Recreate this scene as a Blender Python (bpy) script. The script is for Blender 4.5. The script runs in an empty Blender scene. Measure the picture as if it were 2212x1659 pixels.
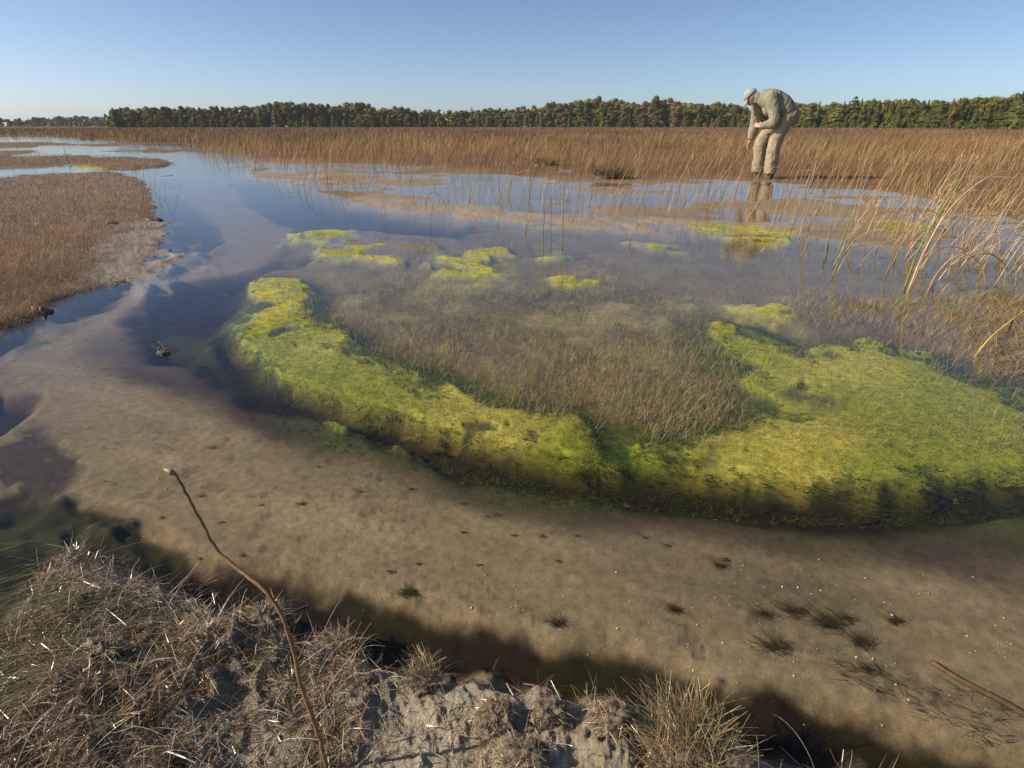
import bpy, bmesh, math, random
import numpy as np
from mathutils import Vector, Matrix

random.seed(7)
RNG = np.random.default_rng(11)
scn = bpy.context.scene
COL = scn.collection
R = math.radians

# ------------------------------------------------------------------ camera, sky, sun, exposure
CAM_H = 0.84
PITCH = R(24.44)
cam_d = bpy.data.cameras.new("camera")
cam_d.lens = 20.0
cam_d.sensor_width = 36.0
cam_d.clip_start = 0.02
cam_d.clip_end = 6000
cam = bpy.data.objects.new("camera", cam_d)
cam.location = (0, 0, CAM_H)
cam.rotation_euler = (R(90) - PITCH, 0, 0)
COL.objects.link(cam)
scn.camera = cam

SUN_EL = R(31)
SUN_DIR = np.array([-1.0, -0.10])          # horizontal direction towards the sun
SUN_DIR /= np.linalg.norm(SUN_DIR)
world = bpy.data.worlds.new("World")
scn.world = world
world.use_nodes = True
wn = world.node_tree.nodes
bg = wn["Background"]
sky = wn.new("ShaderNodeTexSky")
sky.sky_type = 'NISHITA'
sky.sun_disc = False
sky.sun_elevation = SUN_EL
sky.sun_rotation = math.atan2(SUN_DIR[0], SUN_DIR[1])
sky.altitude = 0
sky.air_density = 0.58
sky.dust_density = 0.8
sky.ozone_density = 2.2
world.node_tree.links.new(sky.outputs[0], bg.inputs[0])
bg.inputs[1].default_value = 0.106
sun_d = bpy.data.lights.new("sun", 'SUN')
sun_d.energy = 5.0
sun_d.angle = R(0.53)
sun_d.color = (1.0, 0.88, 0.69)
sun = bpy.data.objects.new("sun", sun_d)
sv = Vector((SUN_DIR[0] * math.cos(SUN_EL), SUN_DIR[1] * math.cos(SUN_EL), math.sin(SUN_EL)))
sun.rotation_euler = sv.to_track_quat('Z', 'Y').to_euler()
sun.location = sv * 60
COL.objects.link(sun)
scn.view_settings.view_transform = 'Standard'
scn.view_settings.look = 'None'
scn.view_settings.gamma = 1.0
scn.view_settings.use_curve_mapping = False
scn.view_settings.exposure = 0.40
scn.render.engine = 'CYCLES'
scn.cycles.max_bounces = 8
scn.cycles.transparent_max_bounces = 16

# ------------------------------------------------------------------ helpers
FPX, CXP, CYP = 1106 / 0.9, 1106.0, 829.5
FWD = np.array([0, math.cos(PITCH), -math.sin(PITCH)])
UPV = np.array([0, math.sin(PITCH), math.cos(PITCH)])

def ray(px, py):
    return np.array([1.0, 0, 0]) * ((px - CXP) / FPX) + FWD + UPV * ((CYP - py) / FPX)

def at(px, py, z=0.0):
    """point of the horizontal plane z that the survey drawing shows at (px, py)"""
    d = ray(px, py)
    if d[2] > -0.0015:
        d[2] = -0.0015
    return np.array([0, 0, CAM_H]) + d * ((z - CAM_H) / d[2])

def at_depth(px, py, Y):
    d = ray(px, py)
    return np.array([0, 0, CAM_H]) + d * (Y / d[1])

def sstep(a, b, x):
    t = np.clip((x - a) / (b - a), 0, 1)
    return t * t * (3 - 2 * t)

_TAB = np.random.default_rng(5).random((8, 256, 256))
def vnoise(x, y, s=0):
    xi = np.floor(x).astype(np.int64); yi = np.floor(y).astype(np.int64)
    fx = x - xi; fy = y - yi
    fx = fx * fx * (3 - 2 * fx); fy = fy * fy * (3 - 2 * fy)
    T = _TAB[s % 8]; a = xi & 255; b = yi & 255; a1 = (xi + 1) & 255; b1 = (yi + 1) & 255
    return (T[a, b] * (1 - fx) + T[a1, b] * fx) * (1 - fy) + (T[a, b1] * (1 - fx) + T[a1, b1] * fx) * fy
def fbm(x, y, freq, octv=4, s=0):
    """-1..1"""
    v = 0; amp = 1; tot = 0
    for i in range(octv):
        v = v + amp * (vnoise(x * freq + 17.3 * i + 3.1 * s, y * freq - 9.7 * i + 5.3 * s, s + i) * 2 - 1)
        tot += amp; amp *= 0.5; freq *= 2.03
    return v / tot * 1.6

def poly(pts, z=0.0):
    return np.array([at(px, py, z)[:2] for px, py in pts])

def signed_dist(P, Q):
    n = len(Q)
    best = np.full(len(P), 1e18); inside = np.zeros(len(P), bool)
    x, y = P[:, 0], P[:, 1]
    for i in range(n):
        a = Q[i]; b = Q[(i + 1) % n]; e = b - a
        L2 = max(e @ e, 1e-12)
        t = np.clip(((x - a[0]) * e[0] + (y - a[1]) * e[1]) / L2, 0, 1)
        best = np.minimum(best, (x - a[0] - t * e[0]) ** 2 + (y - a[1] - t * e[1]) ** 2)
        if a[1] != b[1]:
            c = ((a[1] > y) != (b[1] > y)) & (x < (b[0] - a[0]) * (y - a[1]) / (b[1] - a[1]) + a[0])
            inside ^= c
    d = np.sqrt(best)
    return np.where(inside, d, -d)

def mask(P, Q, w, warp=0.0, wfreq=3.0, s=0, shift=0.0):
    """soft inside-mask of polygon Q with edge width w, the edge made uneven by noise"""
    out = np.zeros(len(P))
    m = w + warp * 2 + abs(shift)
    lo = Q.min(0) - m; hi = Q.max(0) + m
    k = (P[:, 0] > lo[0]) & (P[:, 0] < hi[0]) & (P[:, 1] > lo[1]) & (P[:, 1] < hi[1])
    if not k.any():
        return out
    p = P[k]
    sd = signed_dist(p, Q) + shift
    if warp:
        sd = sd + warp * fbm(p[:, 0], p[:, 1], wfreq, 4, s)
    out[k] = sstep(-w / 2, w / 2, sd)
    return out

def mesh_np(name, V, F, col=None, mat=None, smooth=False):
    me = bpy.data.meshes.new(name)
    V = np.asarray(V, np.float32); F = np.asarray(F, np.int32)
    k = F.shape[1]
    me.vertices.add(len(V)); me.vertices.foreach_set("co", V.ravel())
    me.loops.add(F.size); me.loops.foreach_set("vertex_index", F.ravel())
    me.polygons.add(len(F))
    me.polygons.foreach_set("loop_start", np.arange(0, F.size, k, dtype=np.int32))
    me.polygons.foreach_set("use_smooth", np.full(len(F), bool(smooth)))
    me.update(calc_edges=True)
    if col is not None:
        c = np.ones((len(V), 4), np.float32); c[:, :3] = col
        a = me.color_attributes.new("Col", 'FLOAT_COLOR', 'POINT'); a.data.foreach_set("color", c.ravel())
    if mat:
        me.materials.append(mat)
    return me

def link(name, me, parent=None, label=None, cat=None, group=None, kind=None, loc=None):
    o = bpy.data.objects.new(name, me); COL.objects.link(o)
    if parent is not None: o.parent = parent
    if label: o["label"] = label
    if cat: o["category"] = cat
    if group: o["group"] = group
    if kind: o["kind"] = kind
    if loc is not None: o.location = loc
    return o

def blades(base, L, az, lean, curve, width, seg, col, tipcol=None, phi=None, taper=0.15, roll=0.0):
    """curved grass blades as thin strips: N bases -> vertices, quads, colours"""
    N = len(base)
    pts = np.zeros((N, seg + 1, 3)); pts[:, 0] = base
    ca, sa = np.cos(az), np.sin(az)
    for i in range(seg):
        tl = lean + curve * ((i + 0.5) / seg)
        st = np.sin(tl) * L / seg; ct = np.cos(tl) * L / seg
        pts[:, i + 1] = pts[:, i] + np.stack([ca * st, sa * st, ct], 1)
    if phi is None: phi = RNG.random(N) * math.pi
    wv = np.stack([np.cos(phi), np.sin(phi), np.zeros(N)], 1)
    if roll:
        wv[:, 2] = RNG.normal(0, roll, N); wv /= np.linalg.norm(wv, axis=1)[:, None]
    wid = np.asarray(width) * np.ones(N)
    t = np.linspace(0, 1, seg + 1)
    prof = 1 - (1 - taper) * t ** 1.6
    off = wv[:, None, :] * (wid[:, None] * prof[None, :] * 0.5)[:, :, None]
    V = np.stack([pts - off, pts + off], 2).reshape(-1, 3)
    b = (np.arange(N) * (seg + 1) * 2)[:, None]; i = (np.arange(seg) * 2)[None, :]
    f0 = b + i
    F = np.stack([f0, f0 + 1, f0 + 3, f0 + 2], 2).reshape(-1, 4)
    if tipcol is None: tipcol = col
    C = col[:, None, :] * (1 - t)[None, :, None] + tipcol[:, None, :] * t[None, :, None]
    C = np.repeat(C, 2, 1).reshape(-1, 3)
    return V, F, C

def join(parts):
    V = []; F = []; C = []; n = 0
    for v, f, c in parts:
        V.append(v); F.append(f + n); C.append(c); n += len(v)
    return np.concatenate(V), np.concatenate(F), np.concatenate(C)

def catmull(P, n):
    P = np.asarray(P, float); out = []
    Q = np.vstack([2 * P[0] - P[1], P, 2 * P[-1] - P[-2]])
    for i in range(1, len(Q) - 2):
        for k in range(n):
            t = k / n
            p0, p1, p2, p3 = Q[i - 1:i + 3]
            out.append(0.5 * (2 * p1 + (p2 - p0) * t + (2 * p0 - 5 * p1 + 4 * p2 - p3) * t * t + (3 * p1 - p0 - 3 * p2 + p3) * t ** 3))
    out.append(P[-1])
    return np.array(out)

def tube(path, rad, sides=6, col=None, col2=None):
    """closed round tube along a path -> V, F(quads), C"""
    P = np.asarray(path, float); n = len(P)
    rad = np.asarray(rad) * np.ones(n)
    T = np.gradient(P, axis=0); T /= np.linalg.norm(T, axis=1)[:, None] + 1e-12
    ref = np.array([0.31, 0.87, 0.38]); ref /= np.linalg.norm(ref)
    A = np.cross(T, ref); A /= np.linalg.norm(A, axis=1)[:, None] + 1e-12
    B = np.cross(T, A)
    a = np.linspace(0, 2 * math.pi, sides, endpoint=False)
    V = P[:, None] + rad[:, None, None] * (A[:, None] * np.cos(a)[None, :, None] + B[:, None] * np.sin(a)[None, :, None])
    V = V.reshape(-1, 3)
    F = []
    for i in range(n - 1):
        for j in range(sides):
            k = (j + 1) % sides
            F.append((i * sides + j, i * sides + k, (i + 1) * sides + k, (i + 1) * sides + j))
    m = len(V)
    V = np.vstack([V, P[:1], P[-1:]])
    for j in range(0, sides, 2):
        k = (j + 1) % sides; k2 = (j + 2) % sides
        F.append((m, k2, k, j)); e = (n - 1) * sides
        F.append((m + 1, e + j, e + k, e + k2))
    if col is None: return V, np.array(F), np.zeros((len(V), 3))
    col = np.asarray(col, float); col2 = col if col2 is None else np.asarray(col2, float)
    t = np.repeat(np.linspace(0, 1, n), sides)[:, None]
    C = col * (1 - t) + col2 * t
    C = np.vstack([C, col[None], col2[None]])
    return V, np.array(F), C

# ------------------------------------------------------------------ materials
def new_mat(name):
    m = bpy.data.materials.new(name); m.use_nodes = True
    nt = m.node_tree; nt.nodes.clear()
    out = nt.nodes.new("ShaderNodeOutputMaterial")
    return m, nt, out

def nd(nt, typ, **kw):
    n = nt.nodes.new(typ)
    for k, v in kw.items():
        setattr(n, k, v)
    return n

def noise_node(nt, scale, detail=4, rough=0.6, coord=None):
    tc = nd(nt, "ShaderNodeTexCoord")
    n = nd(nt, "ShaderNodeTexNoise")
    n.inputs["Scale"].default_value = scale; n.inputs["Detail"].default_value = detail; n.inputs["Roughness"].default_value = rough
    nt.links.new(tc.outputs["Object"], n.inputs["Vector"])
    return n

def blade_mat(name, rough=0.5, spec=0.35, trans=0.2, var=0.35, vscale=40):
    m, nt, out = new_mat(name)
    at_ = nd(nt, "ShaderNodeAttribute"); at_.attribute_name = "Col"
    nz = noise_node(nt, vscale, 3)
    mr = nd(nt, "ShaderNodeMapRange"); mr.inputs[1].default_value = 0.3; mr.inputs[2].default_value = 0.7
    mr.inputs[3].default_value = 1 - var; mr.inputs[4].default_value = 1 + var
    nt.links.new(nz.outputs["Fac"], mr.inputs[0])
    mx = nd(nt, "ShaderNodeVectorMath", operation='SCALE')
    nt.links.new(at_.outputs["Color"], mx.inputs[0]); nt.links.new(mr.outputs[0], mx.inputs["Scale"])
    p = nd(nt, "ShaderNodeBsdfPrincipled")
    p.inputs["Roughness"].default_value = rough; p.inputs["Specular IOR Level"].default_value = spec
    nt.links.new(mx.outputs[0], p.inputs["Base Color"])
    if trans > 0:
        tr = nd(nt, "ShaderNodeBsdfTranslucent"); nt.links.new(mx.outputs[0], tr.inputs["Color"])
        ms = nd(nt, "ShaderNodeMixShader"); ms.inputs[0].default_value = trans
        nt.links.new(p.outputs[0], ms.inputs[1]); nt.links.new(tr.outputs[0], ms.inputs[2])
        nt.links.new(ms.outputs[0], out.inputs["Surface"])
    else:
        nt.links.new(p.outputs[0], out.inputs["Surface"])
    return m

def solid_mat(name, c, rough=0.7, spec=0.3, var=0.3, scale=30, bump=0.0, bscale=80, bdist=0.01, c2=None, objrand=0.0):
    m, nt, out = new_mat(name)
    nz = noise_node(nt, scale, 5)
    cr = nd(nt, "ShaderNodeValToRGB")
    c = np.array(c, float); c2_ = c * (1 + var) if c2 is None else np.array(c2, float)
    cr.color_ramp.elements[0].color = (*(c * (1 - var)), 1); cr.color_ramp.elements[0].position = 0.3
    cr.color_ramp.elements[1].color = (*c2_, 1); cr.color_ramp.elements[1].position = 0.7
    nt.links.new(nz.outputs["Fac"], cr.inputs[0])
    src = cr.outputs[0]
    if objrand:
        oi = nd(nt, "ShaderNodeObjectInfo")
        mr = nd(nt, "ShaderNodeMapRange"); mr.inputs[3].default_value = 1 - objrand; mr.inputs[4].default_value = 1 + objrand
        nt.links.new(oi.outputs["Random"], mr.inputs[0])
        mx = nd(nt, "ShaderNodeVectorMath", operation='SCALE')
        nt.links.new(src, mx.inputs[0]); nt.links.new(mr.outputs[0], mx.inputs["Scale"]); src = mx.outputs[0]
    p = nd(nt, "ShaderNodeBsdfPrincipled")
    p.inputs["Roughness"].default_value = rough; p.inputs["Specular IOR Level"].default_value = spec
    nt.links.new(src, p.inputs["Base Color"])
    if bump:
        b = noise_node(nt, bscale, 5); bp = nd(nt, "ShaderNodeBump")
        bp.inputs["Strength"].default_value = bump; bp.inputs["Distance"].default_value = bdist
        nt.links.new(b.outputs["Fac"], bp.inputs["Height"]); nt.links.new(bp.outputs[0], p.inputs["Normal"])
    nt.links.new(p.outputs[0], out.inputs["Surface"])
    return m

def ground_mat():
    m, nt, out = new_mat("marl_and_peat")
    a = nd(nt, "ShaderNodeAttribute"); a.attribute_name = "Col"
    w = nd(nt, "ShaderNodeAttribute"); w.attribute_name = "wet"
    n1 = noise_node(nt, 45, 6, 0.65); n2 = noise_node(nt, 260, 4, 0.7)
    mr = nd(nt, "ShaderNodeMapRange"); mr.inputs[1].default_value = 0.3; mr.inputs[2].default_value = 0.7
    mr.inputs[3].default_value = 0.72; mr.inputs[4].default_value = 1.26
    nt.links.new(n1.outputs["Fac"], mr.inputs[0])
    mr2 = nd(nt, "ShaderNodeMapRange"); mr2.inputs[1].default_value = 0.3; mr2.inputs[2].default_value = 0.7
    mr2.inputs[3].default_value = 0.76; mr2.inputs[4].default_value = 1.22
    nt.links.new(n2.outputs["Fac"], mr2.inputs[0])
    mu = nd(nt, "ShaderNodeMath", operation='MULTIPLY')
    nt.links.new(mr.outputs[0], mu.inputs[0]); nt.links.new(mr2.outputs[0], mu.inputs[1])
    sc = nd(nt, "ShaderNodeVectorMath", operation='SCALE')
    nt.links.new(a.outputs["Color"], sc.inputs[0]); nt.links.new(mu.outputs[0], sc.inputs["Scale"])
    p = nd(nt, "ShaderNodeBsdfPrincipled")
    nt.links.new(sc.outputs[0], p.inputs["Base Color"])
    rr = nd(nt, "ShaderNodeMapRange"); rr.inputs[3].default_value = 0.85; rr.inputs[4].default_value = 0.22
    nt.links.new(w.outputs["Fac"], rr.inputs[0]); nt.links.new(rr.outputs[0], p.inputs["Roughness"])
    sp = nd(nt, "ShaderNodeMapRange"); sp.inputs[3].default_value = 0.15; sp.inputs[4].default_value = 0.45
    nt.links.new(w.outputs["Fac"], sp.inputs[0]); nt.links.new(sp.outputs[0], p.inputs["Specular IOR Level"])
    nb = noise_node(nt, 130, 6, 0.7)
    bs = nd(nt, "ShaderNodeMapRange"); bs.inputs[3].default_value = 0.04; bs.inputs[4].default_value = 1.0
    nt.links.new(w.outputs["Fac"], bs.inputs[0])
    bp = nd(nt, "ShaderNodeBump"); bp.inputs["Distance"].default_value = 0.008
    nt.links.new(bs.outputs[0], bp.inputs["Strength"])
    nt.links.new(nb.outputs["Fac"], bp.inputs["Height"]); nt.links.new(bp.outputs[0], p.inputs["Normal"])
    nt.links.new(p.outputs[0], out.inputs["Surface"])
    return m

def water_mat():
    m, nt, out = new_mat("clear_tea_water")
    tc = nd(nt, "ShaderNodeTexCoord")
    mp = nd(nt, "ShaderNodeMapping"); mp.inputs["Scale"].default_value = (1.0, 2.2, 1.0); mp.inputs["Rotation"].default_value = (0, 0, R(12))
    nt.links.new(tc.outputs["Object"], mp.inputs["Vector"])
    n1 = nd(nt, "ShaderNodeTexNoise"); n1.inputs["Scale"].default_value = 9; n1.inputs["Detail"].default_value = 3
    n2 = nd(nt, "ShaderNodeTexNoise"); n2.inputs["Scale"].default_value = 1.3; n2.inputs["Detail"].default_value = 2
    nt.links.new(mp.outputs[0], n1.inputs["Vector"]); nt.links.new(mp.outputs[0], n2.inputs["Vector"])
    ad = nd(nt, "ShaderNodeMath", operation='MULTIPLY')
    nt.links.new(n1.outputs["Fac"], ad.inputs[0]); nt.links.new(n2.outputs["Fac"], ad.inputs[1])
    bp = nd(nt, "ShaderNodeBump"); bp.inputs["Strength"].default_value = 0.10; bp.inputs["Distance"].default_value = 0.02
    nt.links.new(ad.outputs[0], bp.inputs["Height"])
    ge = nd(nt, "ShaderNodeNewGeometry")       # Schlick's partial reflection, the same from both sides of the surface
    dt = nd(nt, "ShaderNodeVectorMath", operation='DOT_PRODUCT')
    nt.links.new(ge.outputs["Incoming"], dt.inputs[0]); nt.links.new(bp.outputs[0], dt.inputs[1])
    ab = nd(nt, "ShaderNodeMath", operation='ABSOLUTE'); nt.links.new(dt.outputs["Value"], ab.inputs[0])
    om = nd(nt, "ShaderNodeMath", operation='SUBTRACT', use_clamp=True); om.inputs[0].default_value = 1; nt.links.new(ab.outputs[0], om.inputs[1])
    pw = nd(nt, "ShaderNodeMath", operation='POWER'); nt.links.new(om.outputs[0], pw.inputs[0]); pw.inputs[1].default_value = 5
    fr = nd(nt, "ShaderNodeMath", operation='MULTIPLY_ADD', use_clamp=True); nt.links.new(pw.outputs[0], fr.inputs[0]); fr.inputs[1].default_value = .98; fr.inputs[2].default_value = .02
    tr = nd(nt, "ShaderNodeBsdfTransparent")
    gl = nd(nt, "ShaderNodeBsdfGlossy"); gl.inputs["Roughness"].default_value = 0.02
    nt.links.new(bp.outputs[0], gl.inputs["Normal"])
    ms = nd(nt, "ShaderNodeMixShader")
    nt.links.new(fr.outputs[0], ms.inputs[0]); nt.links.new(tr.outputs[0], ms.inputs[1]); nt.links.new(gl.outputs[0], ms.inputs[2])
    nt.links.new(ms.outputs[0], out.inputs["Surface"])
    va = nd(nt, "ShaderNodeVolumeAbsorption")
    va.inputs["Color"].default_value = (0.60, 0.50, 0.34, 1); va.inputs["Density"].default_value = 5.5
    nt.links.new(va.outputs[0], out.inputs["Volume"])
    return m

# ------------------------------------------------------------------ the lie of the land
# regions, outlined on the water plane: (outline, edge width m, edge unevenness m, noise frequency)
BANK = poly([(-700, 1560), (-200, 1440), (0, 1339), (70, 1234), (150, 1166), (247, 1198), (327, 1240), (410, 1260), (433, 1282), (500, 1296),
             (560, 1294), (600, 1324), (640, 1352), (690, 1346), (737, 1356), (770, 1386), (804, 1400), (864, 1410), (920, 1436), (950, 1434), (1000, 1424), (1037, 1420), (1080, 1446),
             (1120, 1466), (1154, 1446), (1200, 1462), (1237, 1478), (1304, 1474), (1404, 1502), (1470, 1514), (1530, 1544), (1574, 1572), (1641, 1599), (1727, 1612),
             (1774, 1624), (1841, 1636), (1907, 1636), (2007, 1652), (2060, 1668), (2212, 1704), (2700, 1800), (2500, 2600), (-600, 2600)], 0.01)
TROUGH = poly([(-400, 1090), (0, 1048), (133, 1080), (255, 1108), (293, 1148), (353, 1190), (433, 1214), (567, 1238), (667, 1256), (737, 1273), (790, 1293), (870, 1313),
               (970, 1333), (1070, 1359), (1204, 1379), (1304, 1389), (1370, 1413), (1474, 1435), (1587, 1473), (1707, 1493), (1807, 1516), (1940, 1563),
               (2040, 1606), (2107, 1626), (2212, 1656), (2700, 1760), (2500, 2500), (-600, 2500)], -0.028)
MARL = poly([(-500, 1000), (0, 810), (60, 760), (190, 705), (300, 645), (420, 582), (500, 530), (490, 490), (440, 450), (400, 415), (392, 372), (475, 378), (500, 425),
             (560, 468), (615, 500), (606, 545), (545, 580), (470, 604), (350, 655), (285, 705), (262, 770), (330, 805), (420, 830), (520, 850), (560, 880), (690, 912),
             (800, 945), (940, 998), (1020, 1038), (1200, 1072), (1340, 1088), (1500, 1112), (1740, 1128), (1900, 1138), (2212, 1118), (3000, 1080), (3000, 1900), (-500, 1900)], -0.05)
MARLCORE = poly([(-400, 1000), (60, 830), (160, 755), (230, 760), (290, 830), (420, 890), (600, 960), (800, 1030), (1000, 1095), (1250, 1140), (1500, 1180), (1800, 1220), (2212, 1280), (3000, 1360),
                 (3000, 1900), (-400, 1900)], -0.05)
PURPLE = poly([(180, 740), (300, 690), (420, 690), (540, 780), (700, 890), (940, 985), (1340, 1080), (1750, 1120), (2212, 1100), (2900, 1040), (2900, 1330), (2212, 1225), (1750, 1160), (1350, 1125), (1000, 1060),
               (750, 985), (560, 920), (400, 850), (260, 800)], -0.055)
POOL = poly([(300, 700), (350, 660), (440, 620), (520, 605), (560, 640), (500, 700), (470, 760), (520, 810), (560, 850), (500, 845), (430, 800), (380, 790), (320, 770), (310, 730)], -0.08)
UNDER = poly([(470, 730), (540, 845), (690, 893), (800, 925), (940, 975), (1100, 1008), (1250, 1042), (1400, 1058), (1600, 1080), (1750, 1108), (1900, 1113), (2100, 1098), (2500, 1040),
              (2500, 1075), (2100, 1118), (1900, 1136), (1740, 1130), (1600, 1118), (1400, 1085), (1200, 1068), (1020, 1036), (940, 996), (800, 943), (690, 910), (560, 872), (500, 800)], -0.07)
FLAT = poly([(420, 345), (520, 372), (760, 440), (1000, 470), (1400, 500), (1700, 512), (2212, 560), (3400, 700), (3400, 1900), (-900, 1900), (-900, 1000), (0, 700), (280, 610), (340, 480), (310, 390)])
FRONT = poly([(400, 322), (560, 338), (700, 352), (900, 368), (1300, 383), (1600, 386), (1720, 396), (1900, 425), (2212, 475), (3000, 560), (3400, 760), (2212, 640), (1700, 560), (1300, 510), (900, 480), (600, 420), (470, 360)])
LBANK = poly([(-900, 1050), (-300, 800), (0, 722), (60, 694), (112, 660), (170, 632), (250, 614), (300, 600), (328, 572), (345, 520), (332, 480), (336, 450), (322, 420), (312, 396), (285, 380), (240, 371), (150, 374), (60, 378), (0, 385), (-900, 500)], 0.01)
LMUD = poly([(210, 560), (250, 500), (330, 478), (360, 520), (350, 575), (300, 605), (240, 612)])
STRIP = poly([(-900, 340), (0, 336), (150, 336), (300, 341), (350, 345), (386, 351), (360, 359), (300, 366), (230, 366), (150, 358), (60, 362), (-900, 400)])
BACKW = poly([(-900, 288), (0, 294), (100, 295), (235, 303), (300, 308), (360, 312), (420, 317), (440, 333), (480, 345), (470, 370), (400, 400), (300, 386), (240, 372), (100, 378), (-900, 500)])
ISL = [poly([(-600, 303), (0, 307), (110, 307), (170, 310), (270, 308), (320, 311), (225, 318), (170, 316), (100, 314), (60, 320), (-600, 330)]),
       poly([(205, 325), (280, 322), (340, 320), (420, 322), (520, 318), (560, 332), (400, 328), (300, 331)]),
       poly([(-400, 324), (0, 325), (60, 324), (120, 327), (60, 331), (0, 332), (-400, 336)])]
BAR1 = poly([(740, 430), (800, 421), (900, 428), (1000, 438), (1150, 455), (1300, 470), (1480, 478), (1700, 484), (1720, 500), (1500, 511), (1300, 503), (1100, 487), (950, 472), (850, 458), (770, 445)])
BAR2 = poly([(520, 376), (600, 372), (700, 377), (790, 388), (760, 398), (640, 394), (560, 388)])
RTAN = poly([(1640, 690), (1780, 645), (1960, 622), (2212, 615), (2700, 640), (2700, 950), (2212, 835), (2080, 770), (1950, 730)])
M1 = poly([(545, 600), (590, 590), (650, 605), (690, 650), (705, 690), (735, 705), (790, 760), (880, 785), (1000, 850), (1100, 868), (1230, 890), (1290, 935), (1370, 985), (1340, 1005), (1250, 1010), (1100, 985), (960, 958),
           (850, 925), (740, 905), (640, 850), (560, 780), (490, 735), (500, 700), (560, 660), (550, 630)])
M2 = poly([(1390, 945), (1480, 935), (1580, 905), (1680, 870), (1610, 800), (1560, 770), (1550, 690), (1640, 700), (1740, 755), (1860, 730), (2000, 760), (2212, 850), (2700, 960), (2700, 1060), (2212, 1075), (2060, 1070), (1900, 1068),
           (1740, 1058), (1600, 1035), (1480, 1020), (1400, 980)])
M2HOLE = poly([(1690, 775), (1760, 772), (1800, 790), (1790, 815), (1700, 800)])
M4 = [poly([(645, 500), (700, 492), (760, 500), (740, 515), (660, 518)]), poly([(645, 535), (700, 525), (780, 535), (840, 550), (850, 568), (780, 560), (700, 552)]),
      poly([(915, 570), (960, 555), (1040, 572), (1030, 590), (970, 588)]), poly([(1010, 545), (1060, 540), (1090, 556), (1040, 562)]),
      poly([(1178, 534), (1215, 530), (1242, 540), (1215, 549), (1180, 546)]), poly([(1400, 523), (1430, 522), (1447, 531), (1415, 536)]), poly([(1210, 605), (1240, 600), (1262, 608), (1230, 616)]),
      poly([(1485, 492), (1540, 480), (1620, 490), (1690, 500), (1720, 515), (1650, 525), (1570, 512), (1500, 505)]), poly([(1880, 480), (1940, 480), (1960, 492), (1900, 494)]),
      poly([(1640, 660), (1690, 656), (1740, 670), (1690, 690), (1650, 675)]), poly([(150, 367), (200, 361), (240, 365), (200, 370)]), poly([(1000, 580), (1080, 572), (1110, 585), (1060, 600)]),
      poly([(0, 715), (60, 704), (90, 716), (40, 735), (0, 745)]), poly([(370, 690), (430, 680), (480, 680), (440, 698), (390, 702)])]
HEATH = poly([(690, 500), (760, 500), (960, 525), (1000, 548), (900, 560), (800, 545), (720, 525)])
G1 = poly([(640, 640), (760, 610), (1000, 590), (1300, 590), (1500, 640), (1580, 700), (1600, 800), (1640, 890), (1400, 945), (1290, 930), (1230, 885), (1000, 845), (790, 755), (700, 690)])
G1D = poly([(690, 680), (800, 690), (1000, 690), (1200, 730), (1400, 800), (1560, 850), (1600, 900), (1400, 940), (1290, 925), (1230, 885), (1000, 845), (790, 755)])
GREENL = poly([(-300, 1130), (0, 1085), (140, 1080), (230, 1100), (300, 1160), (340, 1200), (300, 1220), (240, 1185), (150, 1155), (70, 1225), (0, 1340), (-300, 1440)], -0.05)
DARKL = poly([(-300, 1000), (0, 905), (70, 915), (150, 960), (170, 1030), (110, 1080), (0, 1055), (-300, 1120)], -0.06)
WEDGE = poly([(-300, 960), (0, 850), (70, 860), (75, 885), (0, 940), (-300, 1050)], -0.06)
RIVERDARK = poly([(-500, 960), (0, 745), (70, 705), (130, 665), (250, 620), (340, 585), (360, 530), (345, 470), (345, 430), (380, 425), (430, 450), (475, 490), (485, 530), (410, 575), (290, 640), (180, 698), (50, 755), (0, 800)], -0.07)
RIVERDARK2 = poly([(500, 400), (560, 395), (640, 430), (760, 460), (860, 480), (1050, 505), (1000, 520), (860, 505), (700, 500), (650, 530), (640, 575), (560, 600), (460, 625), (380, 660), (470, 605), (545, 580), (606, 545), (620, 500), (560, 465)], -0.06)
MOUNDS = [(1069, 1550, .045, .008), (1190, 1540, .045, .007), (1321, 1556, .05, .010), (560, 1330, .06, .022), (250, 1290, .10, .014), (410, 1420, .12, .016), (180, 1480, .09, .014), (330, 1580, .10, .018),
          (900, 1440, .05, .015), (760, 1500, .06, .012), (1110, 1640, .05, .012), (1330, 1650, .05, .010), (90, 1590, .09, .02)]

M2PATCH = poly([(1340, 860), (1560, 680), (1700, 690), (1880, 740), (1800, 860), (1720, 930), (1560, 960), (1400, 960)])
def algae_gaps(P):
    """1 where the algae stand close, down to 0 in the open gaps between their clumps"""
    x, y = P[:, 0], P[:, 1]
    e = fbm(x, y, 6.5, 4, 7)
    pt = mask(P, M2PATCH, .25, .05, 5, 3)
    return 1 - np.clip(pt * sstep(-.05, -.30, e) + (1 - pt) * sstep(-.72, -.95, e), 0, 1)

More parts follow.
